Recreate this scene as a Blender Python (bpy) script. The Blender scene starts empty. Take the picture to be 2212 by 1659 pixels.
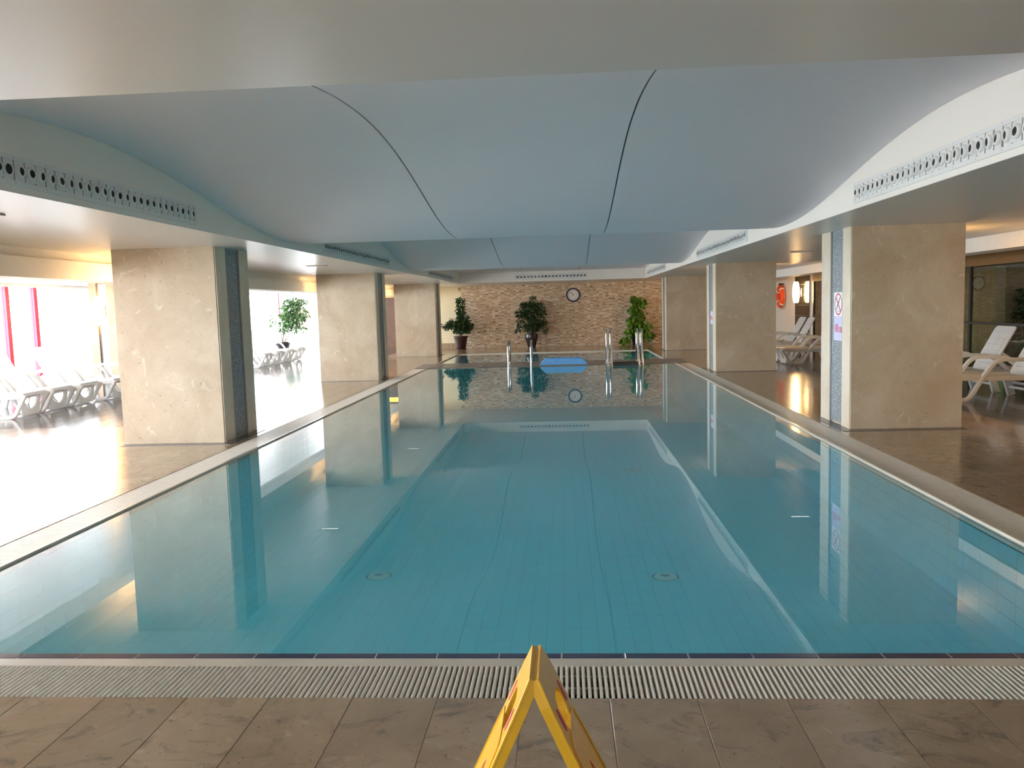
import bpy, bmesh, math, random
from mathutils import Vector, Matrix
random.seed(7)
S = bpy.context.scene
C = S.collection
# ------------------------------------------------------------------ camera
def basis(p, y, r):
    F = Vector((math.sin(y)*math.cos(p), math.cos(y)*math.cos(p), math.sin(p)))
    R = Vector((math.cos(y), -math.sin(y), 0)); U = R.cross(F)
    return F, R*math.cos(r)+U*math.sin(r), U*math.cos(r)-R*math.sin(r)
F_, R_, U_ = basis(-0.0939, -0.0651, -0.0279)
cam_d = bpy.data.cameras.new('camera'); cam = bpy.data.objects.new('camera', cam_d); C.objects.link(cam)
M = Matrix((( R_.x, U_.x, -F_.x, 0), (R_.y, U_.y, -F_.y, 0), (R_.z, U_.z, -F_.z, 1.4), (0, 0, 0, 1)))
cam.matrix_world = M
cam_d.sensor_fit = 'HORIZONTAL'; cam_d.sensor_width = 36.0
cam_d.lens = 1780.84/2212*36.0
cam_d.clip_start = 0.05; cam_d.clip_end = 400
S.camera = cam
# ------------------------------------------------------------------ world: bright overcast sky
w = bpy.data.worlds.new('sky'); S.world = w; w.use_nodes = True
bg = w.node_tree.nodes['Background']; bg.inputs[0].default_value = (0.93, 0.96, 1.0, 1); bg.inputs[1].default_value = 9.0
# ------------------------------------------------------------------ view
vs = S.view_settings; vs.view_transform = 'Standard'; vs.look = 'None'; vs.gamma = 1; vs.use_curve_mapping = False
vs.exposure = 1.4
S.cycles.diffuse_bounces = 8; S.cycles.max_bounces = 14
def portal(name, loc, rot, sx, sy):
    l = bpy.data.lights.new(name, 'AREA'); l.shape = 'RECTANGLE'; l.size = sx; l.size_y = sy
    l.cycles.is_portal = True
    o = bpy.data.objects.new(name, l); C.objects.link(o); o.location = loc; o.rotation_euler = rot
XW = -11.0; YBK = -3.5
portal('window_portal', (XW-0.15, 13.5, 1.07), (0, -math.pi/2, 0), 2.1, 33.0)
portal('window_portal', (-8.9, YBK-0.15, 1.07), (math.pi/2, 0, 0), 4.2, 1.9)
portal('window_portal', (-9.2, 30.45, 1.07), (-math.pi/2, 0, 0), 3.6, 2.1)

# ------------------------------------------------------------------ helpers
def link(name, me, m=None, parent=None):
    o = bpy.data.objects.new(name, me); C.objects.link(o)
    if m is not None:
        if len(me.materials): me.materials.clear()
        for q in (m if isinstance(m, (list, tuple)) else [m]): me.materials.append(q)
    if parent is not None: o.parent = parent
    return o
def tag(o, label=None, cat=None, group=None, kind=None):
    if label: o['label'] = label
    if cat: o['category'] = cat
    if group: o['group'] = group
    if kind: o['kind'] = kind
    return o
def empty(name, loc=(0, 0, 0), rz=0):
    o = bpy.data.objects.new(name, None); C.objects.link(o); o.location = loc; o.rotation_euler = (0, 0, rz)
    o.empty_display_size = 0.1
    return o
def children(o): return [c for c in bpy.data.objects if c.parent == o]
def copy_tree(o, parent=None):
    kids = children(o)
    c = o.copy(); C.objects.link(c)
    if parent is not None: c.parent = parent
    for k in kids: copy_tree(k, c)
    return c
class MB:
    def __init__(s): s.v = []; s.f = []; s.mi = []; s.sm = []
    def poly(s, vs, fs, mi=0, smooth=False):
        b = len(s.v); s.v += [tuple(q) for q in vs]
        for f in fs: s.f.append([b+i for i in f]); s.mi.append(mi); s.sm.append(smooth)
    def box(s, x0, y0, z0, x1, y1, z1, mi=0, bottom=True, c=0.0):
        if c:   # chamfered top edges
            vs = [(x0,y0,z0),(x1,y0,z0),(x1,y1,z0),(x0,y1,z0),
                  (x0,y0,z1-c),(x1,y0,z1-c),(x1,y1,z1-c),(x0,y1,z1-c),
                  (x0+c,y0+c,z1),(x1-c,y0+c,z1),(x1-c,y1-c,z1),(x0+c,y1-c,z1)]
            fs = [(0,1,5,4),(1,2,6,5),(2,3,7,6),(3,0,4,7),(4,5,9,8),(5,6,10,9),(6,7,11,10),(7,4,8,11),(8,9,10,11)]
        else:
            vs = [(x0,y0,z0),(x1,y0,z0),(x1,y1,z0),(x0,y1,z0),(x0,y0,z1),(x1,y0,z1),(x1,y1,z1),(x0,y1,z1)]
            fs = [(0,1,5,4),(1,2,6,5),(2,3,7,6),(3,0,4,7),(4,5,6,7)]
        if bottom: fs = fs + [(3,2,1,0)]
        s.poly(vs, fs, mi)
    def tube(s, path, r, n=10, mi=0, caps=True):
        P = [Vector(p) for p in path]; rs = r if isinstance(r, (list, tuple)) else [r]*len(P)
        T = []
        for i in range(len(P)):
            a = P[max(i-1, 0)]; b = P[min(i+1, len(P)-1)]; T.append((b-a).normalized())
        up = Vector((0, 0, 1)) if abs(T[0].z) < 0.9 else Vector((1, 0, 0))
        nrm = T[0].cross(up).normalized(); vs = []
        for i, p in enumerate(P):
            nrm = (nrm-T[i]*nrm.dot(T[i])).normalized(); bn = T[i].cross(nrm)
            for k in range(n):
                a = 2*math.pi*k/n; vs.append(p+(nrm*math.cos(a)+bn*math.sin(a))*rs[i])
        fs = []
        for i in range(len(P)-1):
            for k in range(n):
                fs.append((i*n+k, i*n+(k+1) % n, (i+1)*n+(k+1) % n, (i+1)*n+k))
        s.poly(vs, fs, mi, True)
        if caps:
            b = len(s.v)-len(vs)
            s.f.append([b+k for k in range(n)][::-1]); s.mi.append(mi); s.sm.append(False)
            b2 = b+(len(P)-1)*n
            s.f.append([b2+k for k in range(n)]); s.mi.append(mi); s.sm.append(False)
    def band(s, path, wdt, thk, axis=(0, 1, 0), mi=0):
        # rectangular cross-section swept along path; width along axis
        P = [Vector(p) for p in path]; A = Vector(axis).normalized(); vs = []
        for i in range(len(P)):
            t = (P[min(i+1, len(P)-1)]-P[max(i-1, 0)]).normalized(); nn = A.cross(t).normalized()
            for a, b in ((-1, -1), (1, -1), (1, 1), (-1, 1)):
                vs.append(P[i]+A*(a*wdt/2)+nn*(b*thk/2))
        fs = [(0, 1, 2, 3)[::-1]]
        for i in range(len(P)-1):
            for k in range(4): fs.append((i*4+k, i*4+(k+1) % 4, (i+1)*4+(k+1) % 4, (i+1)*4+k))
        e = (len(P)-1)*4; fs.append((e, e+1, e+2, e+3))
        s.poly(vs, fs, mi)
    def lathe(s, prof, n=24, mi=0, smooth=True, center=(0, 0, 0), axis='Z'):
        vs = []; cx, cy, cz = center
        for r, z in prof:
            for k in range(n):
                a = 2*math.pi*k/n
                if axis == 'Z': vs.append((cx+r*math.cos(a), cy+r*math.sin(a), cz+z))
                elif axis == 'X': vs.append((cx+z, cy+r*math.cos(a), cz+r*math.sin(a)))
                else: vs.append((cx-r*math.cos(a), cy+z, cz+r*math.sin(a)))
        fs = []
        for i in range(len(prof)-1):
            for k in range(n): fs.append((i*n+k, i*n+(k+1) % n, (i+1)*n+(k+1) % n, (i+1)*n+k))
        s.poly(vs, fs, mi, smooth)
    def disc(s, c, r, n=20, mi=0, axis='Z'):
        vs = []
        for k in range(n):
            a = 2*math.pi*k/n; u, v_ = r*math.cos(a), r*math.sin(a)
            vs.append((c[0]+u, c[1]+v_, c[2]) if axis == 'Z' else (c[0], c[1]+u, c[2]+v_) if axis == 'X' else (c[0]-u, c[1], c[2]+v_))
        s.poly(vs, [tuple(range(n))], mi)
    def mesh(s, name):
        me = bpy.data.meshes.new(name); me.from_pydata(s.v, [], s.f)
        me.polygons.foreach_set('material_index', s.mi); me.polygons.foreach_set('use_smooth', s.sm); me.update()
        return me
    def build(s, name, m=None, parent=None):
        return link(name, s.mesh(name), m, parent)
def bev(o, wdt=0.008, seg=2):
    b = o.modifiers.new('bevel', 'BEVEL'); b.width = wdt; b.segments = seg; b.limit_method = 'ANGLE'
    return o
def poly_mesh(name, outlines, depth, bevel=0.0):
    """flat outline(s) with holes, extruded: local XY, thickness along Z"""
    cu = bpy.data.curves.new(name, 'CURVE'); cu.dimensions = '2D'; cu.fill_mode = 'BOTH'; cu.extrude = depth/2-bevel; cu.bevel_depth = bevel; cu.bevel_resolution = 1
    for pts in outlines:
        sp = cu.splines.new('POLY'); sp.points.add(len(pts)-1)
        for q, p in zip(sp.points, pts): q.co = (p[0], p[1], 0, 1)
        sp.use_cyclic_u = True
    t = bpy.data.objects.new('tmp', cu); C.objects.link(t)
    dg = bpy.context.evaluated_depsgraph_get(); dg.update()
    me = bpy.data.meshes.new_from_object(t.evaluated_get(dg)); me.name = name
    bpy.data.objects.remove(t); bpy.data.curves.remove(cu)
    me.materials.clear()
    me.polygons.foreach_set('use_smooth', [False]*len(me.polygons))
    return me
def text_mesh(name, body, size, depth=0.002):
    cu = bpy.data.curves.new(name, 'FONT'); cu.body = body; cu.size = size; cu.extrude = depth; cu.align_x = 'CENTER'; cu.align_y = 'CENTER'
    t = bpy.data.objects.new('tmp', cu); C.objects.link(t)
    dg = bpy.context.evaluated_depsgraph_get(); dg.update()
    me = bpy.data.meshes.new_from_object(t.evaluated_get(dg)); me.name = name
    bpy.data.objects.remove(t); bpy.data.curves.remove(cu); me.materials.clear()
    return me
def rrect(x0, y0, x1, y1, r, n=4):
    out = []
    for cx, cy, a0 in ((x1-r, y0+r, -90), (x1-r, y1-r, 0), (x0+r, y1-r, 90), (x0+r, y0+r, 180)):
        for k in range(n+1):
            a = math.radians(a0+90*k/n); out.append((cx+r*math.cos(a), cy+r*math.sin(a)))
    return out
def smooth_path(pts, n=6):
    P = [Vector(p) for p in pts]; out = []
    for i in range(len(P)-1):
        p0 = P[max(i-1, 0)]; p1 = P[i]; p2 = P[i+1]; p3 = P[min(i+2, len(P)-1)]
        for k in range(n):
            t = k/n
            out.append(0.5*((2*p1)+(p2-p0)*t+(2*p0-5*p1+4*p2-p3)*t*t+(3*p1-p0-3*p2+p3)*t*t*t))
    out.append(P[-1]); return out

# ------------------------------------------------------------------ materials
def new_mat(name):
    m = bpy.data.materials.new(name); m.use_nodes = True
    return m, m.node_tree, m.node_tree.nodes['Principled BSDF']
def plain(name, col, rough=0.5, metal=0.0, spec=0.5, coat=0.0, noise=0.0, nscale=8.0, bump=0.0):
    m, nt, p = new_mat(name)
    p.inputs['Base Color'].default_value = (*col, 1); p.inputs['Roughness'].default_value = rough
    p.inputs['Metallic'].default_value = metal; p.inputs['Specular IOR Level'].default_value = spec
    p.inputs['Coat Weight'].default_value = coat; p.inputs['Coat Roughness'].default_value = 0.05
    g = nt.nodes.new('ShaderNodeNewGeometry'); n = nt.nodes.new('ShaderNodeTexNoise')
    n.inputs['Scale'].default_value = nscale; n.inputs['Detail'].default_value = 5
    nt.links.new(g.outputs['Position'], n.inputs['Vector'])
    mx = nt.nodes.new('ShaderNodeMixRGB'); mx.blend_type = 'MULTIPLY'; mx.inputs[0].default_value = 1
    mx.inputs[1].default_value = (*col, 1)
    r = nt.nodes.new('ShaderNodeValToRGB'); k = 1-noise
    r.color_ramp.elements[0].position = 0.3; r.color_ramp.elements[0].color = (k, k, k, 1); r.color_ramp.elements[1].position = 0.7
    nt.links.new(n.outputs[0], r.inputs[0]); nt.links.new(r.outputs[0], mx.inputs[2]); nt.links.new(mx.outputs[0], p.inputs['Base Color'])
    if bump:
        b = nt.nodes.new('ShaderNodeBump'); b.inputs['Strength'].default_value = bump; b.inputs['Distance'].default_value = 0.01
        nt.links.new(n.outputs[0], b.inputs['Height']); nt.links.new(b.outputs[0], p.inputs['Normal'])
    return m
def stone(name, ca, cb, cc, rough=0.35, scale=1.6, spec=0.5, coat=0.0, bump=0.15, rand=0.12, aniso=(1, 1, 1), dark=None):
    """travertine: cloudy two-tone, pale fossil blotches, small pits"""
    m, nt, p = new_mat(name); L = nt.links.new; N = nt.nodes.new
    g = N('ShaderNodeNewGeometry'); mp = N('ShaderNodeMapping'); mp.inputs['Scale'].default_value = aniso
    L(g.outputs['Position'], mp.inputs[0])
    oi = N('ShaderNodeObjectInfo'); add = N('ShaderNodeVectorMath'); add.operation = 'ADD'
    sc = N('ShaderNodeMath'); sc.operation = 'MULTIPLY'; sc.inputs[1].default_value = 37.0
    L(oi.outputs['Random'], sc.inputs[0]); L(mp.outputs[0], add.inputs[0]); L(sc.outputs[0], add.inputs[1])
    n1 = N('ShaderNodeTexNoise'); n1.inputs['Scale'].default_value = scale; n1.inputs['Detail'].default_value = 8; n1.inputs['Roughness'].default_value = 0.65; n1.inputs['Distortion'].default_value = 0.6
    n2 = N('ShaderNodeTexNoise'); n2.inputs['Scale'].default_value = scale*4; n2.inputs['Detail'].default_value = 6; n2.inputs['Distortion'].default_value = 1.5
    n3 = N('ShaderNodeTexNoise'); n3.inputs['Scale'].default_value = scale*22; n3.inputs['Detail'].default_value = 3
    for n in (n1, n2, n3): L(add.outputs[0], n.inputs['Vector'])
    r1 = N('ShaderNodeValToRGB'); r1.color_ramp.elements[0].position = 0.35; r1.color_ramp.elements[0].color = (*ca, 1); r1.color_ramp.elements[1].position = 0.68; r1.color_ramp.elements[1].color = (*cb, 1)
    L(n1.outputs[0], r1.inputs[0])
    r2 = N('ShaderNodeValToRGB'); r2.color_ramp.elements[0].position = 0.62; r2.color_ramp.elements[0].color = (0, 0, 0, 1); r2.color_ramp.elements[1].position = 0.70; r2.color_ramp.elements[1].color = (0.42, 0.42, 0.42, 1)
    L(n2.outputs[0], r2.inputs[0])
    mx = N('ShaderNodeMixRGB'); mx.inputs[2].default_value = (*cc, 1); L(r2.outputs[0], mx.inputs[0]); L(r1.outputs[0], mx.inputs[1])
    col = mx.outputs[0]
    if dark:
        rd = N('ShaderNodeValToRGB'); rd.color_ramp.elements[0].position = 0.33; rd.color_ramp.elements[0].color = (0.8, 0.8, 0.8, 1); rd.color_ramp.elements[1].position = 0.47; rd.color_ramp.elements[1].color = (0, 0, 0, 1)
        n4 = N('ShaderNodeTexNoise'); n4.inputs['Scale'].default_value = scale*1.7; n4.inputs['Detail'].default_value = 9; n4.inputs['Roughness'].default_value = 0.7; n4.inputs['Distortion'].default_value = 2.0
        L(add.outputs[0], n4.inputs['Vector']); L(n4.outputs[0], rd.inputs[0])
        md = N('ShaderNodeMixRGB'); md.inputs[2].default_value = (*dark, 1); L(rd.outputs[0], md.inputs[0]); L(col, md.inputs[1]); col = md.outputs[0]
    r3 = N('ShaderNodeValToRGB'); r3.color_ramp.elements[0].position = 0.27; r3.color_ramp.elements[0].color = (0.68, 0.64, 0.60, 1); r3.color_ramp.elements[1].position = 0.34
    L(n3.outputs[0], r3.inputs[0])
    mu = N('ShaderNodeMixRGB'); mu.blend_type = 'MULTIPLY'; mu.inputs[0].default_value = 1; L(col, mu.inputs[1]); L(r3.outputs[0], mu.inputs[2])
    hv = N('ShaderNodeHueSaturation'); mr = N('ShaderNodeMapRange'); mr.inputs[3].default_value = 1-rand; mr.inputs[4].default_value = 1+rand
    L(oi.outputs['Random'], mr.inputs[0]); L(mr.outputs[0], hv.inputs['Value']); L(mu.outputs[0], hv.inputs['Color'])
    L(hv.outputs[0], p.inputs['Base Color'])
    p.inputs['Roughness'].default_value = rough; p.inputs['Specular IOR Level'].default_value = spec
    p.inputs['Coat Weight'].default_value = coat; p.inputs['Coat Roughness'].default_value = 0.06
    if bump:
        b = N('ShaderNodeBump'); b.inputs['Strength'].default_value = bump; b.inputs['Distance'].default_value = 0.006
        L(n2.outputs[0], b.inputs['Height']); L(b.outputs[0], p.inputs['Normal'])
    return m
def emit(name, col, st):
    m, nt, p = new_mat(name); p.inputs['Base Color'].default_value = (*col, 1)
    p.inputs['Emission Color'].default_value = (*col, 1); p.inputs['Emission Strength'].default_value = st
    return m
def fresnel_sheet(name, tint, rough=0.0, f0=0.02, gloss=(1, 1, 1), body=None, pw=5):
    m, nt, p = new_mat(name); nt.nodes.remove(p); L = nt.links.new; N = nt.nodes.new
    out = nt.nodes['Material Output']
    lw = N('ShaderNodeLayerWeight'); lw.inputs[0].default_value = 0.5
    pn = N('ShaderNodeMath'); pn.operation = 'POWER'; pn.inputs[1].default_value = pw; L(lw.outputs['Facing'], pn.inputs[0])
    ma = N('ShaderNodeMath'); ma.operation = 'MULTIPLY_ADD'; ma.inputs[1].default_value = 1-f0; ma.inputs[2].default_value = f0; L(pn.outputs[0], ma.inputs[0])
    t = N('ShaderNodeBsdfTransparent'); t.inputs[0].default_value = (*tint, 1)
    g = N('ShaderNodeBsdfGlossy'); g.inputs['Roughness'].default_value = rough; g.inputs[0].default_value = (*gloss, 1)
    tr = t.outputs[0]
    if body:      # faint scattering of the tinted water itself
        df = N('ShaderNodeBsdfDiffuse'); df.inputs[0].default_value = (*body[0], 1); xb = N('ShaderNodeMixShader'); xb.inputs[0].default_value = body[1]
        L(tr, xb.inputs[1]); L(df.outputs[0], xb.inputs[2]); tr = xb.outputs[0]
    x = N('ShaderNodeMixShader'); L(ma.outputs[0], x.inputs[0]); L(tr, x.inputs[1]); L(g.outputs[0], x.inputs[2]); L(x.outputs[0], out.inputs[0])
    return m
m_col = stone('column_travertine', (0.48, 0.37, 0.245), (0.63, 0.53, 0.39), (0.78, 0.72, 0.60), rough=0.42, scale=1.5, bump=0.25, rand=0.04)
m_colside = stone('column_edge_stone', (0.68, 0.59, 0.45), (0.78, 0.70, 0.57), (0.84, 0.79, 0.68), rough=0.3, scale=2.5, bump=0.05, rand=0.03)
m_pillar = stone('brown_pillar_stone', (0.26, 0.17, 0.10), (0.36, 0.26, 0.17), (0.40, 0.32, 0.22), rough=0.4, scale=2, bump=0.1, rand=0.03)
m_deck = stone('deck_travertine', (0.335, 0.235, 0.145), (0.435, 0.33, 0.22), (0.50, 0.41, 0.30), rough=0.16, scale=2.2, coat=0.25, bump=0.02, rand=0.10, dark=(0.16, 0.13, 0.10))
m_grout = plain('grout', (0.55, 0.49, 0.40), 0.8, noise=0.3)
m_dark = stone('dark_floor_tile', (0.055, 0.047, 0.042), (0.09, 0.078, 0.07), (0.11, 0.10, 0.09), rough=0.14, scale=3, coat=0.2, bump=0.02, rand=0.15)
m_inlay = stone('dark_inlay', (0.10, 0.095, 0.10), (0.14, 0.13, 0.135), (0.16, 0.15, 0.15), rough=0.25, scale=4, bump=0.0, rand=0.05)
m_rim = plain('rim_tile', (0.72, 0.66, 0.56), 0.3, noise=0.12, nscale=4, coat=0.6)
m_navy = plain('navy_tile', (0.014, 0.013, 0.085), 0.15, noise=0.2, coat=0.6)
m_whitegrout = plain('white_grout', (0.7, 0.68, 0.62), 0.8)
m_pooltile = plain('cyan_pool_tile', (0.17, 0.79, 1.0), 0.4, noise=0.06, nscale=3)
m_poolgrout = plain('pool_grout', (0.06, 0.45, 0.55), 0.8)
m_water = fresnel_sheet('water', (0.93, 1.0, 1.0), f0=0.04, pw=4.2, body=((0.15, 0.84, 1.0), 0.25))
m_waterbody = fresnel_sheet('water_depth', (0.92, 0.99, 0.99), f0=0.0, pw=60, body=((0.15, 0.84, 1.0), 0.25))
m_grate = plain('grate_plastic', (0.90, 0.86, 0.79), 0.35, noise=0.1, nscale=30)
m_channel = plain('channel_dark', (0.05, 0.045, 0.035), 0.7, noise=0.2)
m_soffit = plain('satin_soffit', (0.73, 0.70, 0.67), 0.32, spec=0.3, noise=0.03, nscale=0.6)
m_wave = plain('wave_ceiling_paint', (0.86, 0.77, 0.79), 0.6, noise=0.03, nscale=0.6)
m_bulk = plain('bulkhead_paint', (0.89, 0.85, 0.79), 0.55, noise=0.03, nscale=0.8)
m_white = plain('white_paint', (0.85, 0.84, 0.80), 0.5, noise=0.03)
m_cream = plain('cream_wall_paint', (0.80, 0.72, 0.48), 0.6, noise=0.05, nscale=1.0)
m_vent = plain('vent_white', (0.80, 0.80, 0.78), 0.4, noise=0.04)
m_black = plain('dark_opening', (0.012, 0.011, 0.010), 0.6, noise=0.2)
m_plastic = plain('white_plastic', (0.86, 0.85, 0.83), 0.32, noise=0.03)
nt = m_plastic.node_tree; tl = nt.nodes.new('ShaderNodeBsdfTranslucent'); tl.inputs[0].default_value = (0.9, 0.9, 0.9, 1)
mxs = nt.nodes.new('ShaderNodeMixShader'); mxs.inputs[0].default_value = 0.35
nt.links.new(nt.nodes['Principled BSDF'].outputs[0], mxs.inputs[1]); nt.links.new(tl.outputs[0], mxs.inputs[2]); nt.links.new(mxs.outputs[0], nt.nodes['Material Output'].inputs[0])
m_steel = plain('polished_steel', (0.72, 0.71, 0.69), 0.12, metal=1.0, noise=0.08, nscale=3)
m_yellow = plain('yellow_plastic', (0.86, 0.50, 0.035), 0.28, noise=0.05, nscale=20)
m_red = plain('red_paint', (0.75, 0.02, 0.06), 0.4, noise=0.08)
m_redmark = plain('red_print', (0.62, 0.05, 0.10), 0.5, noise=0.1)
m_ink = plain('dark_print', (0.05, 0.05, 0.10), 0.5, noise=0.1)
m_paper = plain('white_paper', (0.88, 0.88, 0.90), 0.5, noise=0.02)
m_lilac = plain('lilac_paper', (0.62, 0.62, 0.86), 0.5, noise=0.04)
m_redink = plain('pink_red_ink', (0.75, 0.22, 0.30), 0.5, noise=0.05)
m_bluemark = plain('pale_blue_print', (0.35, 0.65, 0.85), 0.5)
m_mosA = plain('blue_mosaic', (0.36, 0.42, 0.46), 0.25, noise=0.25, nscale=30)
m_mosB = plain('pale_blue_mosaic', (0.46, 0.52, 0.56), 0.25, noise=0.25, nscale=30)
m_mosG = plain('mosaic_bed', (0.20, 0.22, 0.23), 0.7, noise=0.2)
m_frame = plain('grey_aluminium', (0.36, 0.35, 0.36), 0.35, metal=0.3, noise=0.1)
m_w1 = plain('wall_tile_cream', (0.72, 0.58, 0.42), 0.45, noise=0.15, nscale=9)
m_w2 = plain('wall_tile_tan', (0.62, 0.47, 0.31), 0.45, noise=0.15, nscale=9)
m_w3 = plain('wall_tile_brown', (0.33, 0.205, 0.125), 0.45, noise=0.2, nscale=9)
m_w4 = plain('wall_tile_pale', (0.80, 0.69, 0.55), 0.45, noise=0.12, nscale=9)
m_leaf = plain('ficus_leaf', (0.045, 0.11, 0.04), 0.4, noise=0.5, nscale=6)
m_leafb = plain('pothos_leaf', (0.16, 0.36, 0.035), 0.35, noise=0.55, nscale=7)
m_leafc = plain('corner_ficus_leaf', (0.10, 0.22, 0.07), 0.4, noise=0.5, nscale=6)
m_bark = plain('bark', (0.16, 0.10, 0.06), 0.8, noise=0.4, nscale=20, bump=0.4)
m_soil = plain('soil', (0.05, 0.035, 0.025), 0.9, noise=0.4, nscale=30)
m_potdark = plain('dark_glazed_pot', (0.028, 0.022, 0.028), 0.15, noise=0.3)
m_potbrown = plain('brown_wicker', (0.06, 0.03, 0.022), 0.5, noise=0.5, nscale=40, bump=0.5)
m_blue = plain('blue_foam', (0.16, 0.45, 0.88), 0.6, noise=0.1, nscale=15)
m_wood = plain('brown_wood', (0.13, 0.055, 0.02), 0.35, noise=0.4, nscale=4)
m_amber = emit('amber_transom', (1.0, 0.42, 0.05), 1.2)
m_blacktile = plain('black_wall_tile', (0.018, 0.016, 0.015), 0.18, noise=0.3, nscale=5)
m_orange = plain('orange_plastic', (0.90, 0.10, 0.02), 0.4, noise=0.06)
m_rope = plain('rope', (0.75, 0.65, 0.45), 0.8, noise=0.2)
m_lamp = emit('frosted_lamp', (1.0, 0.60, 0.25), 16.0)
m_led = emit('slot_light_diffuser', (1.0, 0.97, 0.9), 0.7)
m_green = emit('green_led', (0.08, 1.0, 0.12), 2.5)
m_green2 = emit('dim_green_led', (0.25, 0.6, 0.04), 0.25)
m_glass = fresnel_sheet('window_glass', (0.97, 0.98, 0.98), 0.0, 0.05)
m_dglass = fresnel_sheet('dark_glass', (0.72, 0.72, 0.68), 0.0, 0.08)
m_darkmetal = plain('dark_bronze', (0.045, 0.04, 0.035), 0.35, noise=0.1)
m_curtain = plain('olive_curtain', (0.62, 0.53, 0.22), 0.8, noise=0.25, nscale=6)
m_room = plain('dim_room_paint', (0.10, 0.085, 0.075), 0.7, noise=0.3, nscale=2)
m_header = plain('brown_header', (0.28, 0.15, 0.05), 0.4, noise=0.15, nscale=3)
m_pave = plain('pale_paving', (0.75, 0.74, 0.72), 0.8, noise=0.1)
m_brick = plain('far_brick', (0.35, 0.22, 0.18), 0.8, noise=0.4, nscale=4)
m_can = plain('olive_tumbler', (0.35, 0.30, 0.08), 0.3, noise=0.2)

# ------------------------------------------------------------------ dimensions
XL, XR = -3.187, 2.493          # pool edges
Y0, YD0, YD1, YF = 3.218, 19.10, 20.55, 24.65
ZC = 2.128                      # soffit height
XBL, XBR = -3.133, 2.441        # ceiling recess edges
YB0, YB1 = 2.70, 24.95
COLS = {'L1': (-3.724, 8.712, 0.93, 1.145), 'L2': (-3.714, 16.208, 0.91, 1.18), 'L3': (-3.742, 24.01, 0.97, 1.21),
        'R1': (2.996, 8.873, 0.99, 1.15), 'R2': (2.973, 16.481, 1.01, 1.166), 'R3': (2.947, 24.161, 1.0, 1.25)}
GW = 0.294                      # grate width
XGL, XGR = XL-0.055-GW, XR+0.055+GW
YG0 = 2.835
XWR = 7.0                       # right wall
YBACK, YEND, YENDL = -3.5, 28.35, 30.3

# ------------------------------------------------------------------ floor and deck slabs
ZB = -0.003
b = MB()
b.box(XW, YBACK, -0.2, XWR, YG0, ZB)
b.box(XW, YG0, -0.2, XGL, YENDL, ZB); b.box(XGR, YG0, -0.2, XWR, YENDL, ZB)
b.box(XGL, YF+0.03, -0.2, XGR, YEND, ZB); b.box(XGL, YD0, -0.2, XL, YF+0.03, ZB); b.box(XR, YD0, -0.2, XGR, YF+0.03, ZB)
floor = b.build('floor', m_grout); tag(floor, 'polished travertine deck around the pool with dark lounge floors', kind='structure')
SW, SL = 0.3095, 0.61
X_OFF = 0.132
slabs = []
def dark_zone(x, y):
    return (x > 4.62 and y > 8.78) or (x < -5.4 and y > 10.3) or (x > 4.3 and 16.5 < y)
def add_slab(x0, x1, y0, y1):
    if x1-x0 < 0.03 or y1-y0 < 0.03: return
    cx, cy = (x0+x1)/2, (y0+y1)/2
    for (X, Y, D, W) in COLS.values():       # under a column
        xa, xb = (X-W, X) if X < 0 else (X, X+W)
        if x0 > xa and x1 < xb and y0 > Y and y1 < Y+D: return
    slabs.append((x0, x1, y0, y1))
def slab_region(xa, xb, ya, yb, yoff):
    i0 = math.floor((xa-X_OFF)/SW); i1 = math.ceil((xb-X_OFF)/SW)
    j0 = math.floor((ya-yoff)/SL); j1 = math.ceil((yb-yoff)/SL)
    for i in range(i0, i1):
        for j in range(j0, j1):
            add_slab(max(xa, X_OFF+i*SW), min(xb, X_OFF+(i+1)*SW), max(ya, yoff+j*SL), min(yb, yoff+(j+1)*SL))
slab_region(-4.6, 4.6, 0.42, YG0, YG0)
slab_region(XW, XGL, YG0, YENDL, YG0)
slab_region(XGR, XWR, YG0, YEND, YG0)
slab_region(XGL, XL, YD1, YF+0.03, YD1); slab_region(XR, XGR, YD1, YF+0.03, YD1)
slab_region(XGL, XGR, YF+0.03, YEND, YF+0.03)
def vis_key(s):
    cx, cy = (s[0]+s[1])/2, (s[2]+s[3])/2
    vis = s[3] > 2.3 and -0.70*cy-0.3 < cx < 0.56*cy+0.3
    return (0 if vis else 1, cx*cx+cy*cy)
slabs.sort(key=vis_key)
gp = 0.001
cache = {}
for k, (x0, x1, y0, y1) in enumerate(slabs[:300]):
    key = (round(x1-x0, 3), round(y1-y0, 3))
    if key not in cache:
        q = MB(); q.box(-key[0]/2+gp, -key[1]/2+gp, ZB, key[0]/2-gp, key[1]/2-gp, 0, bottom=False, c=0.0012); cache[key] = q.mesh('slab')
        cache[key].materials.append(m_deck)
    o = link('slab', cache[key], None, floor); o.location = ((x0+x1)/2, (y0+y1)/2, 0)
    if dark_zone((x0+x1)/2, (y0+y1)/2):
        o.material_slots[0].link = 'OBJECT'; o.material_slots[0].material = m_dark
ta, da = MB(), MB()
for (x0, x1, y0, y1) in slabs[300:]:
    (da if dark_zone((x0+x1)/2, (y0+y1)/2) else ta).box(x0+gp, y0+gp, ZB, x1-gp, y1-gp, 0, bottom=False)
o = ta.build('slab_field', m_deck, floor); tag(o, kind='stuff')
o = da.build('dark_slab_field', m_dark, floor); tag(o, 'dark brown polished floor tiles under the loungers', kind='stuff')

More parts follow.
